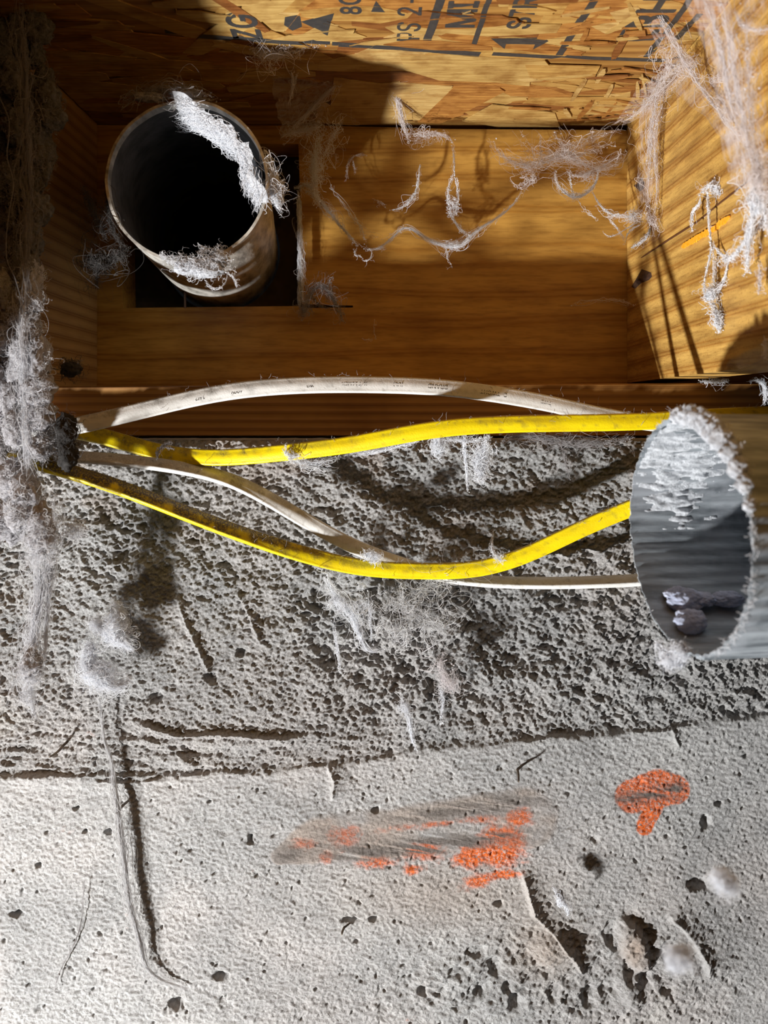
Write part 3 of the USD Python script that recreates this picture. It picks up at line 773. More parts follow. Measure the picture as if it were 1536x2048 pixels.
na, ns = 200, 60
A, S = np.meshgrid(np.linspace(0, 2 * math.pi, na, endpoint=False), np.linspace(0, 1, ns) ** 1.6 * .42)
jag = (.0022 * (fbm(np.stack([np.cos(A) * 14, np.sin(A) * 14, 0 * A], -1), 3, 9) - .5) + .006 * np.sin(A - .3) * 0)
S2 = S + jag * np.exp(-S / .01)
flute = .0005 * np.sin(A * 54) + .0007 * (fbm(np.stack([np.cos(A) * 6, np.sin(A) * 6, S2 * 10], -1), 3, 12) - .5)
Ro, Ri = DRAD + flute, DRAD - .0007 + flute
go, gi = duct_pt(A, S2, Ro), duct_pt(A, S2, Ri)
rimf = np.vstack([[[k, ns * na + k, ns * na + (k + 1) % na], [k, ns * na + (k + 1) % na, (k + 1) % na]] for k in range(na)])
dm = trimesh.Trimesh(np.vstack([go.reshape(-1, 3), gi.reshape(-1, 3)]), np.vstack([tube_faces(ns, na), tube_faces(ns, na, True) + ns * na, rimf[:, ::-1]]), process=False)
dm.fix_normals()
obj('pipe_wall', dm, M['duct'], duct, smooth=50)
# folded lock seam along the bottom
sa = math.radians(-80)
seam = []
for s_ in np.linspace(.004, .42, 30):
    c_ = duct_pt(np.array(sa), np.array(s_), DRAD + .001)
    nrm = math.cos(sa) * ex + math.sin(sa) * uz
    tg = -math.sin(sa) * ex + math.cos(sa) * uz
    seam.append([c_ + tg * a_ + nrm * b_ for a_, b_ in ((-.005, -.0012), (-.004, .0012), (.004, .0012), (.005, -.0012))])
seam = np.array(seam)
sf = tube_faces(30, 4)
sm_ = trimesh.Trimesh(np.vstack([seam.reshape(-1, 3)]), np.vstack([sf, [[0, 1, 2], [0, 2, 3], [116, 118, 117], [116, 119, 118]]]), process=False)
sm_.fix_normals()
obj('lock_seam', sm_, M['duct'], duct, smooth=30)

# ------------------------------------------------------------------ cables


def cable(name, label, pts, mat, w=.0116, t=.0052, n=420, dusty=.55):
    """pts: (px, py, depth, roll in degrees: 0 = flat side faces the viewer, + = flat side turns upwards)"""
    ctrl = np.array([np.append(P(*p[:3]), math.radians(p[3])) for p in pts])
    tt = np.concatenate([[0], np.cumsum(np.linalg.norm(np.diff(ctrl[:, :3], axis=0), axis=1))])
    tt /= tt[-1]
    cs = CubicSpline(tt, ctrl[:, :3])
    u = np.linspace(0, 1, n)
    c_, tan = cs(u), cs(u, 1)
    tan /= np.linalg.norm(tan, axis=1, keepdims=True)
    roll = np.interp(u, tt, ctrl[:, 3])
    base = np.array([0, -1.0, 0]) - tan * (tan @ np.array([0, -1.0, 0]))[:, None]
    base /= np.linalg.norm(base, axis=1, keepdims=True)
    upv = np.cross(tan, base)
    upv *= np.where(upv[:, 2:] < 0, -1, 1)
    nf = base * np.cos(roll)[:, None] + upv * np.sin(roll)[:, None]
    wd = -base * np.sin(roll)[:, None] + upv * np.cos(roll)[:, None]
    k = 28
    a = np.linspace(0, 2 * math.pi, k, endpoint=False)
    ca, sa_ = np.cos(a), np.sin(a)
    su = np.sign(ca) * np.abs(ca) ** .75 * w / 2
    sv = np.sign(sa_) * np.abs(sa_) ** .6 * t / 2 * (1 + .10 * np.cos(2 * math.pi * ca))
    ring = c_[:, None] + su[None, :, None] * wd[:, None] + sv[None, :, None] * nf[:, None]
    wig = 1 + .0 * u
    v = ring.reshape(-1, 3)
    f = tube_faces(n, k)
    v = np.vstack([v, c_[:1], c_[-1:]])
    e0, e1 = len(v) - 2, len(v) - 1
    f = np.vstack([f, [[(j + 1) % k, j, e0] for j in range(k)], [[(n - 1) * k + j, (n - 1) * k + (j + 1) % k, e1] for j in range(k)]])
    m_ = trimesh.Trimesh(v, f, process=False)
    m_.fix_normals()
    o = thing(name, label, 'cable', 'cables strung along the sill plate')
    vn = np.array(m_.vertex_normals)
    vv = np.array(m_.vertices)
    dn = fbm(vv * 140, 4, 17)
    vpx = CX + vv[:, 0] / vv[:, 1] * F
    dust = sm(.05, .45, vn[:, 2] * .8 + (dn - .5) * 1.5) * dusty * np.interp(vpx, [300, 560, 700], [1, .85, .45]) + sm(.62, .75, fbm(vv * 330, 3, 5)) * .35  # dust on upward faces; its darkness also paints in the unlit top side
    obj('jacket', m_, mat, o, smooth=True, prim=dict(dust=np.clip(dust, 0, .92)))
    return o, u, c_, nf, wd, tan, t


def cable_text(cb, s, px, h, flip=True, off=0.0):
    """print on a cable's flat side, centred on the pixel column px"""
    o, u, c_, nf, wd, tan, t = cb
    cpx = CX + c_[:, 0] / c_[:, 1] * F
    i0 = int(np.argmin(abs(cpx - px)))
    arc = np.concatenate([[0], np.cumsum(np.linalg.norm(np.diff(c_, axis=0), axis=1))])
    m_ = meshkit.text_mesh(s, h, .00012, False)
    v = np.array(m_.vertices)
    v[:, 0] -= v[:, 0].mean()
    v[:, 1] -= h / 2
    if flip:
        v[:, :2] *= -1
    at = np.clip(arc[i0] + v[:, 0], 0, arc[-1])
    g = lambda q: np.stack([np.interp(at, arc, q[:, k]) for k in range(3)], -1)
    pos = g(c_) + g(wd) * (v[:, 1] + off)[:, None] + g(nf) * (t / 2 * 1.03 + v[:, 2])[:, None]
    obj('printed_marking', trimesh.Trimesh(pos, m_.faces, process=False), M['ink'], o, smooth=False, label='faint black printed marking')


wu = cable('white_cable', 'upper white cable arching across the sill plate with faint black print', [(20, 880, .515, -10), (100, 862, .518, -5), (160, 850, .52, -5), (300, 817, .528, 0), (450, 785, .533, 5), (600, 771, .535, 10), (760, 770, .536, 12), (900, 777, .538, 10), (1000, 790, .542, 8), (1100, 808, .547, 6), (1200, 830, .552, 5), (1300, 846, .556, 0), (1420, 856, .556, 0), (1560, 862, .556, 0)], M['white'])
for s_, px, h_ in (('X-F11MEX', 705, .0024), ('(UL)', 795, .0026), ('BRAND', 875, .0030), ('E-TWGHT', 985, .0028), ('TYPE', 1090, .0022), ('600V', 475, .0022), ('14/2', 400, .0022), ('WG', 620, .0020)):
    cable_text(wu, s_, px, h_, True, -.0012 if px < 650 else 0.0)
yu = cable('yellow_cable', 'upper yellow cable crossing above the concrete and behind the duct top', [(20, 850, .548, 15), (120, 858, .55, 20), (200, 872, .552, 22), (320, 904, .549, 20), (420, 915, .543, 8), (560, 906, .533, 0), (700, 889, .527, 0), (880, 858, .52, 0), (1000, 849, .518, 0), (1150, 846, .516, 0), (1300, 842, .514, 0), (1400, 836, .513, 0), (1536, 830, .514, 0), (1700, 826, .514, 0)], M['yellow'])
wl = cable('white_cable', 'lower thin white cable sagging behind the yellow cable on the concrete', [(20, 902, .53, 55), (110, 911, .532, 58), (200, 917, .534, 58), (350, 934, .54, 55), (450, 957, .545, 45), (550, 1005, .549, 30), (640, 1058, .552, 5), (720, 1098, .555, 0), (800, 1128, .558, 30), (890, 1152, .56, 60), (1000, 1164, .56, 65), (1100, 1166, .558, 65), (1260, 1161, .553, 65), (1420, 1150, .55, 60), (1560, 1140, .55, 60)], M['white'], w=.0108)
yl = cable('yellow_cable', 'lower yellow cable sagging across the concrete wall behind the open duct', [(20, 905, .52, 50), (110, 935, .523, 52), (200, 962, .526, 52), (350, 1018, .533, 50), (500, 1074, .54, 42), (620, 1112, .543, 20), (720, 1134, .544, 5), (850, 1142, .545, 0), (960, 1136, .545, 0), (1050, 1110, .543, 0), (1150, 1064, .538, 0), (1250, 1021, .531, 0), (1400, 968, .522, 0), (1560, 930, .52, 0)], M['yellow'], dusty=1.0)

# ------------------------------------------------------------------ lint and cobwebs
LR = np.random.default_rng(77)


def walk(n, amp, m=None):
    """smooth random offsets (n,3)"""
    k = m or max(4, n // 4)
    c_ = LR.normal(0, amp, (k, 3))
    x = np.linspace(0, 1, n)
    return np.stack([CubicSpline(np.linspace(0, 1, k), c_[:, j])(x) for j in range(3)], -1)


def fibres_along(path, n, spread, loose=.4, part=(.3, 1.0), m=20):
    """n fibres that follow the path, each on its own stretch: most lie in a tight core, some stray; spread (m) may vary along the path"""
    path = np.asarray(path, float)
    out = []
    N = len(path)
    sp = np.broadcast_to(spread, (N,)) if np.ndim(spread) < 1 else np.interp(np.linspace(0, 1, N), np.linspace(0, 1, len(spread)), spread)
    for _ in range(n):
        L = LR.uniform(*part) * LR.uniform(.4, 1)
        t0 = LR.uniform(0, 1 - L) if L < 1 else 0
        t = np.linspace(t0, min(1, t0 + L), m) * (N - 1)
        b = np.stack([np.interp(t, np.arange(N), path[:, j]) for j in range(3)], -1)
        f = LR.choice([.3, .75, 1.5], p=[.6, .3, .1])
        s = np.interp(t, np.arange(N), sp)[:, None]
        out.append(b + s * f * (LR.normal(0, .55, 3) + walk(m, loose, 5) + walk(m, loose * .55, 11)) + walk(m, .00018, 16))
    return out


def hairs_along(path, n, L, spread):
    path = np.asarray(path, float)
    out = []
    for _ in range(n):
        i = int(LR.integers(0, len(path)))
        b = path[i] + LR.normal(0, .4, 3) * spread
        v = LR.normal(0, 1, 3) + [0, 0, -.3]
        t = np.linspace(0, 1, 8)[:, None]
        out.append(b + t * L * LR.uniform(.3, 1.2) * v / np.linalg.norm(v) + walk(8, L * .12, 5))
    return out


def fibres_clump(c_, r, n, L, m=12, curl=1.25, hollow=.0):
    out = []
    r = np.asarray(r, float)
    for _ in range(n):
        d = LR.normal(0, 1, 3)
        d /= np.linalg.norm(d)
        p0 = c_ + r * d * (LR.random() ** .45 * (1 - hollow) + hollow)
        v = LR.normal(0, 1, 3)
        pts, st = [p0], L * LR.uniform(.5, 1.3) / m
        for _ in range(m - 1):
            v = v / np.linalg.norm(v) + curl * LR.normal(0, .6, 3) - .5 * (pts[-1] - c_) / r.max() * .6
            pts.append(pts[-1] + st * v / np.linalg.norm(v))
        out.append(np.array(pts))
    return out


def lump(c_, r, seed, amp=.45, sub=3, freq=2.2):
    s = trimesh.creation.icosphere(subdivisions=sub)
    v = np.array(s.vertices)
    k = 1 + amp * 2 * (fbm(v * freq + seed * 3.1, 4, seed) - .5) + amp * .8 * (fbm(v * freq * 4 + seed, 3, seed + 9) - .5)
    return trimesh.Trimesh(np.asarray(c_) + v * k[:, None] * np.asarray(r), s.faces, process=False)


def PP(pts, d=None):
    return np.array([P(*(p if len(p) == 3 else (*p, d))) for p in pts])


def px2m(px, d):
    return px * d / F


def cob(name, label, cat, lines=(), clumps=(), lumps=(), mat='web', core='core', group=None, w=.00020, keep=.52):
    """lines: (pixel path with depths, fibre count, spread px, loose); clumps: (px, py, d, rx px, ry px, depth radius m, count, fibre length m); lumps: (px, py, d, rx, ry, rz m)"""
    o = thing(name, label, cat, group)
    fib, kn = [], []
    for pts, n, spread, loose in lines:
        ps = PP(pts)
        d = ps[:, 1].mean()
        path = spline(ps, 60) if len(ps) > 2 else np.linspace(ps[0], ps[1], 60)
        sp = px2m(np.asarray(spread, float), d)
        fib += fibres_along(path, max(5, int(n * keep)), sp, loose)
        fib += hairs_along(path, max(4, int(n * keep * .35)), px2m(11, d), float(np.mean(sp)) * .4)
        kn += [(path[int(LR.integers(0, 60))], np.interp(LR.random(), np.linspace(0, 1, np.size(sp)), np.atleast_1d(sp))) for _ in range(n // 3)]
    for (px, py, d, rx, ry, rd, n, L) in clumps:
        fib += fibres_clump(P(px, py, d), (px2m(rx, d), rd, px2m(ry, d)), int(n * keep), L)
    if lumps:
        ms = [lump(P(px, py, d), (px2m(rx, d), rd, px2m(ry, d)), i + len(label)) for i, (px, py, d, rx, ry, rd) in enumerate(lumps)]
        for m_ in ms:
            obj('lint_body', m_, M[core], o, smooth=True)
    if fib:
        curves('fibres', fib, w * LR.choice([.5, .8, 1.2, 1.9], len(fib), p=[.35, .35, .2, .1]), M[mat], o)
    if kn:
        ic = trimesh.creation.icosphere(subdivisions=0)
        gs = []
        for c_, sp_ in kn:
            r_ = LR.uniform(.00022, .00062)
            gs.append(trimesh.Trimesh(np.array(ic.vertices) * r_ * LR.uniform(.6, 1.5, 3) + c_ + LR.normal(0, .35, 3) * sp_, ic.faces, process=False))
        obj('dust_grains', trimesh.util.concatenate(gs), M[mat], o, smooth=True, kind='stuff')
    return o


# left curtain of lint hanging beside the joist
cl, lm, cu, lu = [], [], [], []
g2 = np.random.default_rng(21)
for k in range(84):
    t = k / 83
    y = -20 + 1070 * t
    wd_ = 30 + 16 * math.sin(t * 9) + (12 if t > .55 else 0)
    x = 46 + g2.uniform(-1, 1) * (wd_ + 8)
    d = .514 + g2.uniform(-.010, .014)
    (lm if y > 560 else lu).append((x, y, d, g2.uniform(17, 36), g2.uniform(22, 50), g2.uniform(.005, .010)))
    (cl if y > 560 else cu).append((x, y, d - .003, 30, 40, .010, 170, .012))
o = cob('lint_curtain', 'pale lint curtain hanging at the left edge past the cable ends onto the concrete', 'lint',
        lines=[([(44, 560, .50), (46, 700, .502), (60, 1000, .506)], 120, [18, 22, 24], .4),
               ([(70, 960, .505), (82, 1080, .51), (78, 1200, .516), (62, 1300, .52), (72, 1440, .525)], 330, [36, 26, 13, 18, 8], .5),
               ([(110, 980, .508), (102, 1120, .514), (95, 1220, .518), (88, 1340, .52)], 130, [22, 12, 7, 8], .5)],
        clumps=cl + [(62, 1335, .509, 28, 44, .008, 380, .012), (55, 1390, .512, 16, 28, .005, 120, .012), (150, 1060, .50, 22, 28, .006, 170, .012), (80, 1080, .488, 40, 70, .008, 420, .014)],
        lumps=lm + [(80, 1060, .491, 26, 50, .007), (62, 1330, .510, 20, 30, .006)], mat='lint_mid', core='core_grey', w=.00022, keep=1.05)

cob('lint_curtain', 'dark sooty lint hanging along the left joist in the upper left corner', 'lint', lines=[([(40, -20, .472), (55, 300, .475), (50, 620, .478)], 110, [18, 18, 18], .4)], clumps=cu, lumps=lu, mat='lint_shaded', core='core_shaded', w=.00022, keep=1.0)  # upper curtain: shade of the joist painted in by darker lint
cob('lint_tuft', 'dark fuzzy lint tuft hanging where the cables leave the left curtain', 'lint', clumps=[(132, 880, .505, 26, 62, .009, 420, .02)], lumps=[(132, 862, .505, 20, 34, .007), (136, 910, .505, 18, 30, .006)], mat='lint_black_shade', core='core_black_shade')
cob('lint_tuft', 'small dark lint puff in front of the left joist above the white cable', 'lint', clumps=[(142, 738, .52, 26, 22, .007, 260, .016)], lumps=[(142, 738, .52, 19, 15, .006)], mat='lint_black_shade', core='core_black_shade')

# lint on the pipe
th = np.radians(np.linspace(-16, 98, 90))
ss = np.linspace(-.003, .052, 36)
TH, SS = np.meshgrid(th, ss)
nn = fbm(np.stack([TH * 5, SS * 90, 0 * TH], -1), 4, 31)
edge = np.clip(np.minimum((TH - th[0]) / .35, (th[-1] - TH) / .5), 0, 1) * np.clip((ss[-1] - SS) / .03, 0, 1) ** .7
rr_ = RI - .0004 - edge * (.003 + .016 * nn) + np.where(SS < .004, (.004 - SS) * .8, 0)
G = np.stack([PC[0] + TILT * SS + rr_ * np.cos(TH), PY0 - .004 + SS + .006 * (nn - .5), PC[2] + rr_ * np.sin(TH)], -1)
I = np.arange(G.shape[0] * G.shape[1]).reshape(G.shape[:2])
q = np.stack([I[:-1, :-1], I[:-1, 1:], I[1:, 1:], I[1:, :-1]], -1).reshape(-1, 4)
fl = thing('dryer_lint', 'pale blue-grey lint fleece stuck inside the upper right of the vent pipe', 'lint')
mm = trimesh.Trimesh(G.reshape(-1, 3), np.vstack([q[:, [0, 1, 2]], q[:, [0, 2, 3]]]), process=False)
mm.update_faces(np.repeat(True, len(mm.faces)))
obj('lint_body', mm, M['core'], fl, smooth=True)
fb = []
for _ in range(900):
    i, j = LR.integers(0, G.shape[0] - 1), LR.integers(0, G.shape[1] - 1)
    t_ = np.array([-math.sin(TH[i, j]), 0, math.cos(TH[i, j])])
    b_ = G[i, j] + np.array([-math.cos(TH[i, j]), -.3, -math.sin(TH[i, j])]) * LR.uniform(0, .003)
    s_ = np.linspace(-1, 1, 10)[:, None] * LR.uniform(.003, .009)
    fb.append(b_ + s_ * (t_ * LR.choice([-1, 1]) + np.array([0, LR.normal(0, .5), 0])) + walk(10, .0012, 5))
curves('fibres', fb, .00028, M['lint'], fl)
cob('dryer_lint', 'ragged lint tail on the right lip of the vent pipe', 'lint', lines=[([(530, 300, .525), (545, 350, .522), (556, 390, .52), (562, 425, .52)], 150, [14, 12, 12, 8], .7)], clumps=[(552, 385, .521, 18, 36, .006, 220, .014)], lumps=[(550, 370, .522, 10, 26, .004), (558, 400, .521, 9, 18, .003)], mat='lint')
cob('dryer_lint', 'curly lint heap on the bottom lip of the vent pipe', 'lint', lines=[([(414, 552, .515), (418, 572, .512), (435, 578, .512), (450, 565, .513), (452, 545, .515)], 26, 3, .5), ([(452, 545, .513), (468, 556, .512), (474, 576, .512)], 30, 4, .5)],
    clumps=[(360, 528, .519, 24, 20, .007, 240, .013), (395, 535, .517, 34, 24, .009, 420, .014), (432, 528, .518, 32, 26, .009, 380, .014), (330, 516, .519, 14, 12, .004, 90, .01), (405, 500, .521, 14, 12, .004, 90, .012), (440, 502, .521, 20, 10, .004, 90, .012)],
    lumps=[(372, 534, .519, 22, 14, .005), (415, 540, .518, 30, 17, .006), (440, 520, .52, 18, 14, .005)], mat='lint')
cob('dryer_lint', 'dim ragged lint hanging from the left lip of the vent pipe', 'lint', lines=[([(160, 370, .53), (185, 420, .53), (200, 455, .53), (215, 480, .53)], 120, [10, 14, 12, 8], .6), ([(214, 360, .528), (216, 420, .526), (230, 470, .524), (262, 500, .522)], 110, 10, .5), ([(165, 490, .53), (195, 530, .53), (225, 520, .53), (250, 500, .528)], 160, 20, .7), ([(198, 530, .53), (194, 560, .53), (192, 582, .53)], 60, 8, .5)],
    clumps=[(205, 525, .53, 30, 24, .008, 240, .016), (238, 510, .527, 18, 16, .006, 90, .014)], lumps=[(200, 520, .53, 22, 14, .005)], mat='lint_black_shade', core='core_black_shade')  # shade on this lip is put into the lint colour
cob('dryer_lint', 'faint lint fringe along the top lip of the vent pipe', 'lint', lines=[([(240, 215, .525), (300, 185, .523), (370, 180, .522), (430, 200, .521)], 200, [12, 16, 16, 12], .7)], lumps=[(300, 195, .524, 30, 9, .004), (370, 190, .523, 30, 8, .004)], mat='lint_grey', core='core_grey')

# nail
na_ = trimesh.creation.cylinder(radius=.0011, height=.021, sections=10)
nh = trimesh.creation.cylinder(radius=.0026, height=.0012, sections=14)
nl = thing('nail', 'thin dark nail standing below the bottom of the vent pipe', 'nail')
na_.apply_translation(P(370, 592, .685))
nh.apply_translation(P(370, 592, .685) + [0, 0, .0108])
obj('shank', na_, M['steel'], nl)
obj('head', nh, M['steel'], nl)

# lint along the cut edge of the hole
cob('lint_strip', 'narrow grey strip of lint lining the right edge of the square hole', 'lint', lines=[([(597, 376, .686), (598, 430, .686), (602, 500, .686), (604, 560, .686), (607, 612, .686)], 220, 5, .6), ([(590, 378, .684), (612, 370, .682), (632, 392, .68)], 80, 6, .6)], lumps=[(599, 420 + 34 * i, .687, 4.5, 22, .002) for i in range(6)], mat='lint')
cob('lint_tuft', 'shaggy grey lint tuft arching over the saw kerf at the lower corner of the hole', 'lint', lines=[([(606, 635, .675), (615, 600, .672), (640, 572, .67), (668, 600, .672), (684, 640, .675)], 190, [10, 10, 12, 10, 5], .6), ([(650, 575, .67), (660, 560, .668), (664, 550, .668)], 20, 6, .6), ([(610, 565, .68), (622, 590, .678), (640, 610, .678), (672, 618, .678)], 60, 8, .6)], clumps=[(608, 622, .675, 16, 16, .005, 150, .014)], mat='lint_grey')

# strings across the rim board
cob('cobweb', 'spiky white cobweb knot at the top corner of the hole with a rope sagging right', 'cobweb', lines=[([(640, 240, .655), (632, 300, .66), (630, 350, .665), (636, 400, .672)], 170, [26, 16, 10, 10], .7), ([(598, 376, .682), (630, 392, .68), (660, 425, .678), (690, 462, .677), (718, 492, .676)], 150, [6, 9, 9, 6, 3], .5), ([(690, 230, .65), (660, 290, .66), (640, 340, .667)], 60, 14, .6)],
    clumps=[(632, 345, .668, 18, 40, .006, 260, .018), (634, 398, .676, 10, 14, .004, 90, .01)], mat='lint')
cob('cobweb', 'thin sagging cobweb rope along the middle of the rim board', 'cobweb', lines=[([(718, 490, .676), (740, 500, .676), (770, 488, .676), (815, 455, .676), (850, 475, .676), (890, 490, .675), (915, 492, .675), (945, 470, .675), (980, 445, .674), (1020, 415, .674), (1045, 380, .674)], 130, [3, 4, 3, 4, 6, 10, 10, 7, 4, 3, 3], .5),
    ([(640, 340, .67), (680, 400, .674), (720, 450, .676), (760, 478, .677), (800, 480, .677)], 22, 4, .5), ([(705, 420, .68), (722, 460, .678), (736, 495, .676)], 16, 5, .5), ([(715, 494, .676), (712, 512, .675), (725, 508, .675)], 26, 3, .5), ([(736, 496, .676), (742, 514, .675), (732, 522, .675), (722, 514, .675)], 26, 2, .5), ([(890, 490, .675), (895, 515, .675), (905, 540, .676)], 8, 3, .5)], clumps=[(905, 490, .675, 18, 9, .003, 160, .01), (764, 494, .676, 7, 5, .002, 30, .006)], mat='lint')
cob('cobweb', 'cobweb tassel hanging from the strand board above the rim board', 'cobweb', lines=[([(770, 110, .60), (785, 150, .62), (795, 200, .64), (808, 250, .66), (818, 288, .672)], 170, [24, 16, 8, 9, 6], .6), ([(812, 262, .668), (840, 270, .67), (870, 268, .672), (905, 285, .674)], 90, [14, 12, 9, 4], .7)], clumps=[(775, 125, .605, 20, 20, .008, 120, .02)], mat='web')
cob('cobweb', 'pear-shaped cobweb drop hanging on a long thread in front of the rim board', 'cobweb', lines=[([(905, 285, .674), (909, 330, .675), (908, 360, .676)], 40, 3, .5), ([(908, 350, .676), (896, 390, .676), (902, 425, .676)], 50, 4, .5), ([(909, 350, .676), (917, 395, .676), (912, 425, .676)], 50, 4, .5), ([(903, 425, .676), (915, 450, .676), (940, 470, .676)], 60, 4, .5)], clumps=[(906, 412, .676, 12, 20, .003, 170, .012)], mat='lint')
cob('cobweb', 'curved cobweb wisp on the left part of the rim board', 'cobweb', lines=[([(840, 328, .677), (836, 365, .677), (822, 400, .677), (800, 416, .677), (780, 421, .677)], 70, [3, 3, 5, 6, 2], .5), ([(745, 395, .681), (765, 410, .68), (780, 420, .679)], 12, 3, .5)], mat='lint')
cob('cobweb', 'short forked cobweb twig clinging to the rim board below the strand board', 'cobweb', lines=[([(735, 312, .68), (702, 318, .68), (694, 340, .68), (696, 358, .68)], 40, 2.5, .5), ([(705, 318, .68), (711, 345, .68)], 16, 2, .4), ([(660, 295, .68), (672, 320, .68), (668, 335, .68)], 20, 3, .5)], mat='web')
cob('cobweb', 'wide matted cobweb net under the strand board on the right of the rim board', 'cobweb', lines=[
    ([(980, 282, .672), (1010, 315, .67), (1060, 330, .668), (1120, 315, .668), (1180, 330, .668), (1252, 300, .672)], 170, [8, 12, 14, 16, 14, 8], .8), ([(1040, 260, .676), (1090, 310, .67), (1140, 300, .67), (1200, 270, .674), (1250, 262, .678)], 90, [10, 16, 14, 10, 5], .8),
    ([(1080, 265, .678), (1082, 300, .674), (1085, 330, .67)], 24, 3, .5), ([(1105, 262, .678), (1135, 300, .67), (1165, 330, .668)], 26, 5, .6), ([(1130, 345, .668), (1170, 350, .668), (1210, 330, .668), (1250, 305, .672)], 90, [7, 8, 8, 5], .6),
    ([(1020, 360, .67), (1035, 372, .67), (1060, 358, .67), (1040, 400, .672)], 30, 6, .7), ([(1120, 262, .678), (1150, 310, .67), (1190, 300, .67), (1230, 290, .674)], 40, 10, .8)], clumps=[(1135, 305, .668, 26, 14, .006, 160, .018), (1060, 330, .668, 30, 10, .005, 110, .018), (1170, 350, .668, 22, 7, .004, 100, .014)], mat='web')
cob('cobweb', 'smile-shaped cobweb loop hanging under the matted net', 'cobweb', lines=[([(1110, 345, .67), (1122, 378, .67), (1150, 394, .67), (1180, 380, .67), (1195, 340, .67)], 120, [5, 6, 6, 6, 3], .5), ([(1140, 340, .67), (1142, 370, .67), (1150, 392, .67)], 20, 4, .5)], clumps=[(1150, 390, .67, 16, 5, .003, 90, .01)], mat='lint')
cob('cobweb', 'loose zigzag threads strung from the rim board to the right joist', 'cobweb', lines=[([(1155, 396, .672), (1175, 425, .672), (1200, 440, .672)], 16, 2.5, .4), ([(1182, 378, .672), (1205, 415, .668), (1228, 430, .665), (1260, 432, .66), (1275, 425, .655)], 60, [2, 3, 5, 8, 6], .5), ([(1200, 440, .672), (1224, 472, .67), (1245, 462, .668), (1290, 445, .655)], 24, 2.5, .4), ([(1205, 425, .67), (1225, 445, .668), (1252, 488, .66)], 20, 2.5, .5), ([(1250, 490, .66), (1258, 465, .66), (1285, 450, .65)], 20, 2.5, .4)], clumps=[(1268, 432, .655, 22, 14, .006, 170, .014)], mat='lint')
cob('cobweb', 'small white cobweb crook hanging at the corner of rim board and right joist', 'cobweb', lines=[([(1262, 495, .645), (1280, 486, .642), (1292, 475, .64), (1300, 452, .635)], 110, [5, 5, 4, 2], .4)], mat='lint')
cob('cobweb', 'faint cobweb wisp low on the shaded rim board', 'cobweb', lines=[([(1140, 612, .68), (1180, 602, .68), (1220, 600, .68), (1270, 610, .665)], 26, 4, .6)], mat='web')
cob('cobweb', 'tiny hooked hair on the shaded rim board below the saw kerf', 'cobweb', lines=[([(752, 632, .684), (748, 655, .683), (752, 678, .683)], 7, 2, .4), ([(722, 676, .684), (735, 680, .683), (750, 676, .684)], 6, 2, .4)], mat='web')

# grey veil left of the rim board
vp = [(628, 150), (600, 180), (560, 160), (548, 230), (578, 270), (600, 256), (625, 252), (640, 200), (690, 160)]
gx, gy = np.meshgrid(np.linspace(0, 1, 40), np.linspace(0, 1, 40))
TL, TR, BL, BR = P(545, 160, .60), P(680, 150, .60), P(560, 275, .655), P(632, 258, .665)
GV = (TL * ((1 - gx) * (1 - gy))[..., None] + TR * (gx * (1 - gy))[..., None] + BL * ((1 - gx) * gy)[..., None] + BR * (gx * gy)[..., None])
GV[..., 1] += .010 * np.sin(gx * math.pi) * np.sin(gy * math.pi) + .012 * (fbm(np.stack([gx * 4, gy * 4, 0 * gx], -1), 3, 3) - .5)
ed = .0
GV[..., 0] += .008 * (fbm(np.stack([gy * 8, 0 * gx, gx * 2], -1), 3, 5) - .5)
I = np.arange(1600).reshape(40, 40)
q = np.stack([I[:-1, :-1], I[:-1, 1:], I[1:, 1:], I[1:, :-1]], -1).reshape(-1, 4)
vl = thing('cobweb_veil', 'dusty grey cobweb sheet stretched between the vent pipe and the rim board', 'cobweb')
obj('silk_sheet', trimesh.Trimesh(GV.reshape(-1, 3), np.vstack([q[:, [0, 1, 2]], q[:, [0, 2, 3]]]), process=False), M['veil'], vl, smooth=True)
fb = fibres_along(spline(PP([(575, 265, .65), (620, 220, .64), (660, 180, .62), (700, 150, .60)]), 40), 70, .003, .6) + fibres_along(spline(PP([(578, 120, .58), (585, 170, .60), (575, 215, .62)]), 40), 30, .0012, .5) + fibres_along(spline(PP([(605, 120, .58), (590, 160, .60), (582, 195, .62)]), 40), 30, .0015, .5)
fb += fibres_along(spline(PP([(560, 275, .65), (600, 262, .66), (640, 256, .67)]), 30), 70, .003, .8)
curves('fibres', fb, .00022, M['web'], vl)
cob('cobweb', 'shaded cobweb fluff under the strand board above the vent pipe', 'cobweb', lines=[([(500, 95, .55), (540, 108, .555), (590, 98, .555), (640, 88, .55)], 170, [14, 16, 16, 12], .7), ([(545, 80, .545), (565, 95, .55), (600, 60, .54)], 40, 8, .7)], clumps=[(540, 108, .553, 30, 10, .008, 130, .02)], mat='web')

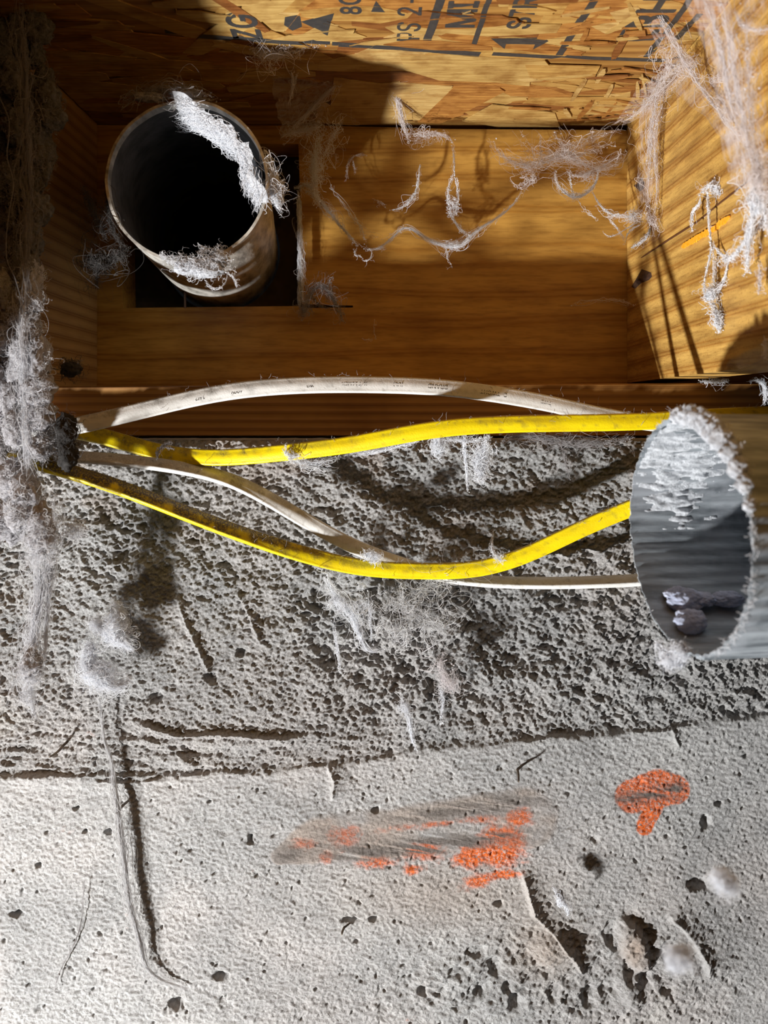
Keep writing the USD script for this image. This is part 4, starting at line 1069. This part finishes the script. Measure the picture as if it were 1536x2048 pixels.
def ribbon(o, pts, widths, seed, bow=.010):
    """a loose curved sheet of silk hanging along a path; widths in pixels"""
    ps = PP(pts)
    path = spline(ps, 50)
    wv = px2m(np.interp(np.linspace(0, 1, 50), np.linspace(0, 1, len(widths)), widths), ps[:, 1].mean())
    v = np.linspace(-1, 1, 14)
    side = np.array([1.0, -.25, 0])
    g = path[:, None] + side * (v[None, :, None] * wv[:, None, None])
    uu, vv = np.meshgrid(np.arange(50), v, indexing='ij')
    fold = fbm(np.stack([vv * 1.6 + seed, uu * .07, 0 * uu], -1), 3, seed) - .5
    g[..., 1] += bow * (vv ** 2) + .022 * fold
    g[..., 0] += .006 * (fbm(np.stack([vv * 1.5, uu * .12, 0 * uu + seed], -1), 3, seed + 2) - .5)
    I = np.arange(700).reshape(50, 14)
    q = np.stack([I[:-1, :-1], I[:-1, 1:], I[1:, 1:], I[1:, :-1]], -1).reshape(-1, 4)
    obj('silk_sheet', trimesh.Trimesh(g.reshape(-1, 3), np.vstack([q[:, [0, 1, 2]], q[:, [0, 2, 3]]]), process=False), M['veil2'], o, smooth=True)


# webs in front of the right joist
o = cob('cobweb', 'tall dusty cobweb strand hanging in front of the right joist end', 'cobweb', lines=[([(1320, 130, .60), (1308, 220, .60), (1300, 300, .605), (1296, 380, .61), (1292, 440, .62)], 130, [10, 12, 11, 11, 16], .5), ([(1330, 200, .595), (1310, 290, .60), (1314, 360, .605), (1300, 450, .61)], 80, [7, 9, 8, 14], .5), ([(1300, 400, .61), (1305, 450, .61), (1320, 466, .605)], 40, 10, .6)], mat='web', w=.00017)
ribbon(o, [(1322, 150, .60), (1308, 240, .60), (1302, 320, .605), (1300, 400, .61)], [16, 20, 18, 10], 3)
o = cob('cobweb', 'silvery cobweb mat where strand board meets the right joist', 'cobweb', lines=[([(1300, 0, .50), (1345, 80, .515), (1380, 140, .52), (1430, 210, .50), (1490, 290, .47)], 110, [5, 8, 14, 9, 7], .5), ([(1380, 110, .53), (1340, 150, .56), (1300, 200, .60), (1240, 240, .655)], 80, [16, 22, 16, 10], .7), ([(1345, 60, .52), (1340, 100, .535), (1330, 160, .57), (1300, 190, .60)], 60, 16, .7), ([(1390, 150, .515), (1440, 160, .50), (1490, 130, .46)], 40, 14, .7)], clumps=[(1372, 130, .535, 22, 26, .010, 120, .02)], mat='web', w=.00017)
ribbon(o, [(1305, 0, .50), (1345, 80, .515), (1385, 150, .52), (1430, 215, .50), (1490, 290, .47)], [8, 20, 34, 16, 12], 5)
ribbon(o, [(1385, 115, .53), (1335, 160, .56), (1290, 205, .60), (1235, 245, .655)], [30, 40, 26, 14], 6)
o = cob('cobweb', 'large blurred pale cobweb hanging at the top right corner in front of the joist', 'cobweb', lines=[
    ([(1430, -30, .40), (1455, 60, .40), (1470, 150, .405), (1490, 250, .41), (1510, 340, .41), (1530, 420, .405)], 150, [22, 18, 20, 18, 22, 18], .4),
    ([(1400, -20, .41), (1430, 60, .41), (1450, 140, .41), (1462, 210, .41), (1480, 260, .41)], 90, [10, 10, 10, 9, 8], .4),
    ([(1490, -20, .40), (1495, 100, .40), (1500, 220, .40), (1515, 320, .40)], 90, [26, 20, 20, 16], .5), ([(1470, 20, .40), (1510, 60, .39), (1560, 50, .385)], 60, [6, 8, 6], .5), ([(1515, 300, .40), (1520, 350, .40), (1530, 400, .40)], 110, [18, 20, 16], .6)],
    clumps=[(1518, 340, .40, 28, 50, .010, 130, .02)], mat='web', w=.00018)
ribbon(o, [(1435, -40, .40), (1455, 60, .40), (1470, 150, .405), (1490, 250, .41), (1515, 360, .41)], [34, 28, 26, 26, 30], 7)
ribbon(o, [(1400, -30, .41), (1432, 60, .41), (1452, 140, .41), (1475, 240, .41), (1500, 330, .41)], [16, 16, 15, 14, 16], 8)
ribbon(o, [(1500, -40, .395), (1502, 90, .395), (1508, 220, .395), (1525, 380, .395)], [46, 34, 36, 30], 9)
cob('lint_strip', 'thick white lint rope at the right edge beside the crayon stroke', 'lint', lines=[([(1520, 340, .42), (1508, 410, .43), (1505, 440, .435), (1497, 480, .44), (1494, 530, .445), (1490, 548, .45)], 260, [24, 20, 16, 10, 8, 5], .5), ([(1530, 380, .42), (1532, 430, .425), (1538, 470, .425)], 90, [14, 12, 8], .5), ([(1500, 450, .438), (1485, 490, .445), (1462, 515, .452), (1450, 520, .46)], 130, [6, 8, 10, 10], .5)], clumps=[(1512, 400, .43, 22, 36, .006, 240, .016), (1455, 518, .457, 12, 8, .003, 80, .01)], lumps=[(1514, 400, .43, 14, 26, .004)], mat='lint')
cob('cobweb', 'bottle-shaped white cobweb stuck low on the right joist below the crayon stroke', 'cobweb', lines=[([(1415, 385, .505), (1417, 420, .505), (1420, 470, .504), (1428, 500, .503)], 70, [6, 3, 2.5, 4], .4), ([(1420, 480, .503), (1416, 530, .503), (1408, 570, .504), (1412, 600, .505)], 60, 3, .4), ([(1424, 490, .503), (1428, 540, .503), (1428, 575, .503), (1430, 600, .503)], 50, 6, .4), ([(1428, 490, .502), (1440, 505, .497), (1455, 515, .492)], 50, 3, .4), ([(1456, 520, .49), (1452, 545, .492), (1440, 575, .497), (1430, 585, .50)], 60, 4, .4), ([(1414, 600, .504), (1428, 615, .502), (1440, 640, .498), (1436, 668, .50)], 150, [16, 12, 8, 5], .4), ([(1443, 570, .497), (1466, 568, .49), (1480, 550, .482), (1490, 547, .47)], 40, 3, .4)],
    clumps=[(1422, 585, .502, 18, 20, .005, 260, .012), (1436, 640, .498, 9, 22, .003, 110, .012)], lumps=[(1422, 590, .503, 11, 11, .003), (1436, 640, .499, 6, 18, .002)], mat='lint')
cob('cobweb', 'small white cobweb scrap on the right joist above the crayon stroke', 'cobweb', lines=[([(1400, 390, .52), (1396, 410, .52), (1386, 425, .525), (1384, 450, .525), (1386, 466, .525)], 70, [2, 3, 4, 4, 2], .4), ([(1402, 385, .515), (1420, 372, .51), (1434, 378, .505), (1438, 398, .503)], 100, [6, 9, 8, 3], .6)], clumps=[(1425, 378, .508, 16, 10, .004, 90, .012)], mat='lint')
cob('cobweb', 'thin pale cobweb droplet at the far right of the joist', 'cobweb', lines=[([(1518, 520, .438), (1519, 560, .438), (1517, 590, .438)], 50, [3, 6, 3], .5), ([(1530, 680, .435), (1534, 720, .43)], 40, 6, .5)], mat='web')

# lint round the cables
cob('lint_tuft', 'white lint rags hanging below the upper yellow cable', 'lint', lines=[([(880, 868, .53), (870, 895, .545), (878, 920, .555)], 120, [12, 14, 8], .6), ([(930, 870, .535), (930, 910, .55), (934, 950, .558), (936, 985, .562)], 110, [8, 4, 4, 4], .5), ([(975, 870, .535), (965, 910, .548), (958, 950, .555)], 160, [10, 14, 10], .6), ([(985, 885, .545), (994, 902, .545), (984, 912, .548)], 26, 3, .4), ([(890, 872, .535), (920, 880, .54), (960, 878, .54)], 120, 8, .7)], clumps=[(960, 925, .55, 20, 46, .008, 420, .016), (880, 890, .545, 18, 22, .006, 220, .016), (960, 955, .556, 12, 16, .004, 120, .01)], lumps=[(962, 918, .552, 12, 30, .005), (880, 895, .55, 9, 12, .004)], mat='lint')
cob('lint_tuft', 'white lint scrap caught on the bend of the upper yellow cable', 'lint', lines=[([(572, 890, .525), (580, 912, .528), (605, 912, .53), (630, 908, .53)], 110, [5, 7, 5, 2], .6), ([(575, 915, .54), (620, 925, .555), (680, 915, .56)], 110, 10, .7)], clumps=[(585, 912, .528, 10, 8, .003, 70, .01)], mat='lint')
cob('lint_tuft', 'white lint smear on the concrete under the upper yellow cable', 'lint', lines=[([(700, 905, .562), (760, 900, .558), (820, 885, .55), (850, 876, .545)], 150, 7, .7)], mat='lint')
cob('lint_tuft', 'small white lint puff sitting on the crossing of the lower cables', 'lint', clumps=[(745, 1112, .538, 22, 10, .006, 240, .012), (752, 1122, .537, 8, 12, .003, 70, .01)], lumps=[(742, 1110, .54, 14, 6, .003)], mat='lint')
cob('lint_tuft', 'white lint wisp standing on the right part of the lower yellow cable', 'lint', lines=[([(985, 1060, .56), (984, 1090, .55), (990, 1110, .54), (1005, 1122, .538)], 70, [3, 3, 6, 8], .5)], clumps=[(1000, 1116, .538, 12, 10, .004, 110, .01)], mat='lint')
cob('lint_tuft', 'dusty grey lint twig lying across the upper yellow cable at left', 'lint', lines=[([(345, 885, .536), (325, 892, .534), (316, 905, .533), (315, 920, .534)], 80, 4, .5), ([(325, 893, .534), (350, 898, .536)], 30, 3, .5)], mat='lint_grey')
cob('lint_strip', 'ragged grey lint lying along the wall top behind the lower white cable', 'lint', lines=[([(200, 902, .565), (260, 898, .575), (330, 908, .57), (400, 920, .565)], 260, 8, .8)], mat='lint_grey')
cob('lint_strip', 'fringe of grey lint along the broken top edge of the concrete wall', 'lint', lines=[([(1000, 885, .575), (1060, 872, .575), (1120, 880, .573), (1200, 884, .573), (1270, 872, .572)], 240, [12, 10, 12, 10, 8], .9), ([(1120, 880, .565), (1130, 920, .57), (1140, 960, .572)], 40, 6, .7)], mat='lint_grey')

# fuzz on top of cables
for (cb, nm, a0, a1, n) in ((yu, 'dark fuzz clinging along the top of the upper yellow cable', 0, 1, 260), (wu, 'dark fuzz clinging along the top of the upper white cable', 0, 1, 170), (yl, 'dark dust and fuzz along the top of the lower yellow cable', 0, 1, 420), (wl, 'dark fuzz clinging along the lower white cable', 0, 1, 150)):
    o, u, c_, nf, wd, tan, t = cb
    fb = []
    for _ in range(n):
        i = LR.integers(5, len(c_) - 5)
        b_ = c_[i] + wd[i] * (.0056 if LR.random() < .7 else LR.uniform(-.0055, .0055)) + nf[i] * LR.uniform(0, .0024)
        l_ = LR.uniform(.0008, .0034)
        fb.append(b_ + np.linspace(0, 1, 6)[:, None] * l_ * (LR.normal(0, 1, 3) + [0, -.2, .3]) + walk(6, .0004, 4))
    curves('lint_fuzz', fb, .00018, M['lint_grey'], o, label=nm)

# lint ball with its long thread
cob('lint_ball', 'hollow white lint ball hanging in front of the concrete wall at left', 'lint', lines=[([(222, 1200, .559), (236, 1230, .557), (232, 1262, .554), (262, 1290, .554)], 170, [6, 12, 14, 10], .6), ([(182, 1240, .564), (205, 1255, .560), (240, 1280, .556), (265, 1300, .556)], 200, [8, 12, 12, 8], .6), ([(170, 1300, .564), (176, 1335, .560), (200, 1362, .557), (240, 1372, .559), (262, 1355, .562)], 240, [10, 14, 14, 12, 6], .7)],
    clumps=[(200, 1345, .559, 34, 26, .010, 380, .009), (178, 1310, .562, 18, 34, .008, 220, .009), (235, 1255, .557, 30, 36, .010, 320, .009), (195, 1250, .562, 18, 16, .006, 120, .008)], lumps=[(196, 1345, .561, 24, 16, .007), (236, 1268, .559, 24, 20, .007), (232, 1228, .561, 12, 20, .005), (178, 1312, .564, 12, 24, .005)], mat='lint', keep=2.0, w=.00018)
cob('lint_thread', 'long fuzzy white lint thread hanging down the concrete from the lint ball', 'lint', lines=[([(196, 1385, .566), (204, 1440, .570), (210, 1480, .571), (222, 1520, .571), (230, 1580, .5695), (238, 1640, .568), (248, 1720, .568), (258, 1800, .569), (284, 1900, .571), (298, 1940, .572), (340, 1968, .573), (385, 1980, .574)], 230, [2, 2, 3, 4, 6, 7, 7, 6, 5, 4, 3, 2], .8)], mat='lint_pale', w=.00017, keep=1.0)
cob('lint_thread', 'single thin hair hanging on the lower left concrete', 'lint', lines=[([(174, 1735, .572), (166, 1800, .5725), (155, 1870, .573), (128, 1925, .573), (112, 1995, .573)], 14, 1.6, .4)], mat='lint_grey')
cob('cobweb', 'torn cobweb rag on the concrete below the lower yellow cable', 'cobweb', lines=[([(655, 1135, .545), (665, 1180, .552), (690, 1215, .556), (715, 1260, .56), (735, 1300, .562), (770, 1296, .566)], 190, [8, 14, 18, 12, 8, 4], .6), ([(665, 1240, .562), (675, 1300, .563), (680, 1350, .565)], 70, 6, .7), ([(735, 1180, .556), (740, 1230, .56), (745, 1290, .563)], 50, 6, .8)], clumps=[(675, 1205, .555, 26, 24, .006, 150, .022), (720, 1215, .558, 36, 20, .006, 120, .024)], mat='lint')
cob('cobweb', 'tangle of fine curled threads on the concrete under the cable sag', 'cobweb', lines=[([(800, 1160, .552), (805, 1200, .555), (815, 1225, .557), (845, 1230, .558), (860, 1200, .558)], 50, 6, .9), ([(760, 1190, .556), (790, 1210, .556), (830, 1195, .556), (870, 1160, .556), (930, 1190, .558)], 110, 18, 1.2), ([(780, 1260, .562), (830, 1250, .562), (880, 1255, .562), (910, 1220, .56)], 100, 22, 1.2), ([(745, 1220, .56), (780, 1260, .562), (830, 1300, .563)], 60, 14, 1.1)], clumps=[(830, 1220, .560, 70, 56, .005, 110, .035), (780, 1215, .560, 26, 16, .004, 60, .016)], mat='lint_pale', w=.00024, keep=.38)
cob('cobweb', 'pale lint tail hanging to the ledge line below the cobweb tangle', 'cobweb', lines=[([(800, 1380, .56), (810, 1415, .557), (818, 1440, .556), (825, 1480, .56), (836, 1505, .562)], 110, [10, 12, 8, 4, 2], .6), ([(880, 1360, .56), (885, 1410, .562), (880, 1450, .564)], 60, 6, .7)], clumps=[(808, 1412, .557, 14, 10, .004, 130, .012)], mat='lint')
cob('lint_tuft', 'faint blue-white lint dot just below the lower yellow cable', 'lint', clumps=[(722, 1172, .552, 12, 9, .003, 90, .009)], mat='lint')
cob('cobweb', 'hazy lint patch on the concrete between the cable sag and ledge line', 'cobweb', lines=[([(890, 1300, .56), (885, 1345, .557), (900, 1370, .556), (905, 1330, .55)], 120, [10, 16, 14, 6], .8)], clumps=[(890, 1365, .556, 20, 18, .006, 110, .016)], mat='web')

# duct lint
def duct_fib(th0, th1, n, s0, s1, L, out=.001):
    fb = []
    for _ in range(n):
        t = math.radians(LR.uniform(th0, th1))
        b_ = duct_pt(np.array(t), np.array(LR.uniform(s0, s1)), DRAD + LR.normal(0, out))
        fb.append(b_ + np.linspace(0, 1, 8)[:, None] * LR.uniform(.3, 1) * L * LR.normal(0, .7, 3) + walk(8, L * .2, 4))
    return fb


fz = duct
curves('lint_fringe', duct_fib(34, 100, 300, -.002, .008, .0036, .0016) + duct_fib(-60, 30, 200, -.0006, .002, .0026, .0006) + duct_fib(105, 300, 160, -.0004, .001, .0014, .0004), .00018, M['lint'], fz, label='white lint fringe on the cut rim')
for k, (t, sz) in enumerate(((62, .006), (75, .0055), (46, .005), (88, .005), (30, .004), (55, .0055), (68, .006), (82, .005), (20, .003), (96, .004), (38, .0045))):
    c_ = duct_pt(np.array(math.radians(t)), np.array(.001), DRAD)
    obj('lint_body', lump(c_, (sz, sz * .7, sz * 1.1), 40 + k, .5, 3), M['core'], fz, smooth=True, label='white lint on the cut rim')
TH, SS = np.meshgrid(np.radians(np.linspace(48, 205, 190)), np.linspace(.0015, .15, 120))
n1 = fbm(np.stack([np.cos(TH) * 4, np.sin(TH) * 4, SS * 28], -1), 4, 71)
n2 = fbm(np.stack([np.cos(TH) * 34, np.sin(TH) * 34, SS * 90], -1), 4, 72)
hh = .0085 * (n1 - .5) + .0055 * (n2 - .5) - .0022 * np.clip((np.degrees(TH) - 155) / 40, 0, 2) - .0016 * np.clip(SS / .09, 0, 2) + .0012 * np.exp(-((np.degrees(TH) - 92) / 30) ** 2) + .0010
hh = np.clip(hh, -.0006, .004)
G = duct_pt(TH, SS, DRAD - .0010 - hh)
I = np.arange(G.shape[0] * G.shape[1]).reshape(G.shape[:2])
q = np.stack([I[:-1, :-1], I[:-1, 1:], I[1:, 1:], I[1:, :-1]], -1).reshape(-1, 4)
keep_ = hh.reshape(-1)[q].max(1) > -.0003
q = q[keep_]
lm_ = trimesh.Trimesh(G.reshape(-1, 3), np.vstack([q[:, [0, 1, 2]], q[:, [0, 2, 3]]]), process=False)
lm_.remove_unreferenced_vertices()
obj('lint_lining', lm_, M['core_lit'], duct, smooth=True, label='furry lint on the upper inside whitened to stand in for lamplight')  # real lint, but its whiteness and spread paint in the lit area
fj = thing('duct_lint', 'pinkish grey lint clods lying on the bottom inside the duct', 'lint')
for k in range(16):
    t = math.radians(LR.uniform(222, 278))
    s_ = LR.uniform(.012, .10)
    c_ = duct_pt(np.array(t), np.array(s_), DRAD - .006)
    obj('lint_body', lump(c_, (LR.uniform(.006, .013), LR.uniform(.005, .009), LR.uniform(.004, .008)), 60 + k, .32, 4, 1.5), M['core_pink'], fj, smooth=True)
cob('lint_tuft', 'bright white lint tuft hanging below the bottom of the duct rim', 'lint', lines=[([(1312, 1285, .425), (1328, 1308, .422), (1345, 1325, .42), (1370, 1328, .42)], 220, [8, 10, 12, 8], .6)], clumps=[(1362, 1302, .415, 22, 16, .006, 420, .012), (1335, 1318, .42, 18, 12, .005, 220, .012)], lumps=[(1362, 1302, .416, 17, 11, .004), (1336, 1316, .421, 12, 8, .003)], mat='lint')
cob('lint_strip', 'white lint along the sill plate end above the duct', 'lint', lines=[([(1500, 762, .596), (1525, 766, .596), (1531, 790, .596), (1528, 810, .596)], 110, 5, .6), ([(1400, 760, .585), (1430, 764, .585), (1460, 760, .585)], 80, 6, .7)], mat='lint')

# loose tufts in front of the lower wall
cob('lint_tuft', 'out of focus white lint puff hovering at the lower right, the upper one', 'lint', clumps=[(1446, 1762, .30, 22, 18, .005, 320, .010), (1462, 1776, .30, 12, 8, .003, 120, .008)], lumps=[(1448, 1764, .30, 13, 9, .003)], mat='lint', w=.00018, keep=1.0)
cob('lint_tuft', 'out of focus white lint puff hovering at the lower right, the lower one', 'lint', clumps=[(1360, 1914, .30, 26, 16, .005, 360, .010), (1345, 1926, .30, 12, 12, .003, 120, .008)], lumps=[(1360, 1914, .30, 16, 9, .003)], mat='lint', w=.00018, keep=1.0)
cob('lint_tuft', 'slim white lint flake stuck upright on the lower concrete', 'lint', lines=[([(1106, 1772, .562), (1114, 1788, .559), (1126, 1805, .557), (1136, 1830, .559)], 170, [4, 7, 7, 2], .5)], lumps=[(1120, 1797, .559, 7, 17, .002)], mat='lint')


# twigs sticking out of the wall: they cast the short slanting shadows
def twig(label, px, py, length, up, side):
    y0 = wall_y(px, py)
    p0 = P(px, py, y0 + .002)
    p1 = p0 + np.array([side, -1, up]) * length
    pts = np.linspace(p0, p1, 8) + walk(8, .0005, 4)
    o = thing('twig', label, 'twig', 'twigs sticking out of the wall')
    r = np.linspace(.0011, .0007, 8)
    import_tube = []
    t = (p1 - p0) / np.linalg.norm(p1 - p0)
    a = np.cross(t, [0, 0, 1.0])
    a /= np.linalg.norm(a)
    b = np.cross(t, a)
    ang = np.linspace(0, 2 * math.pi, 7, endpoint=False)
    ring = pts[:, None] + r[:, None, None] * (np.cos(ang)[None, :, None] * a + np.sin(ang)[None, :, None] * b)
    f = tube_faces(8, 7)
    m_ = trimesh.Trimesh(np.vstack([ring.reshape(-1, 3), p1]), np.vstack([f, [[49 + k, 49 + (k + 1) % 7, 56] for k in range(7)]]), process=False)
    m_.fix_normals()
    obj('stem', m_, M['twig'], o)


twig('short lint twig sticking out of the wall just below the ledge line at right', 1034, 1536, .017, -.1, -.1)
twig('short lint twig sticking out of the lower wall in the middle', 690, 1845, .012, -.1, -.1)
twig('short lint twig beside the long thread below the ledge line', 246, 1612, .012, 0, 0)
twig('dark lint twig on the rough wall left of the lint ball thread', 128, 1492, .020, 0, -.1)
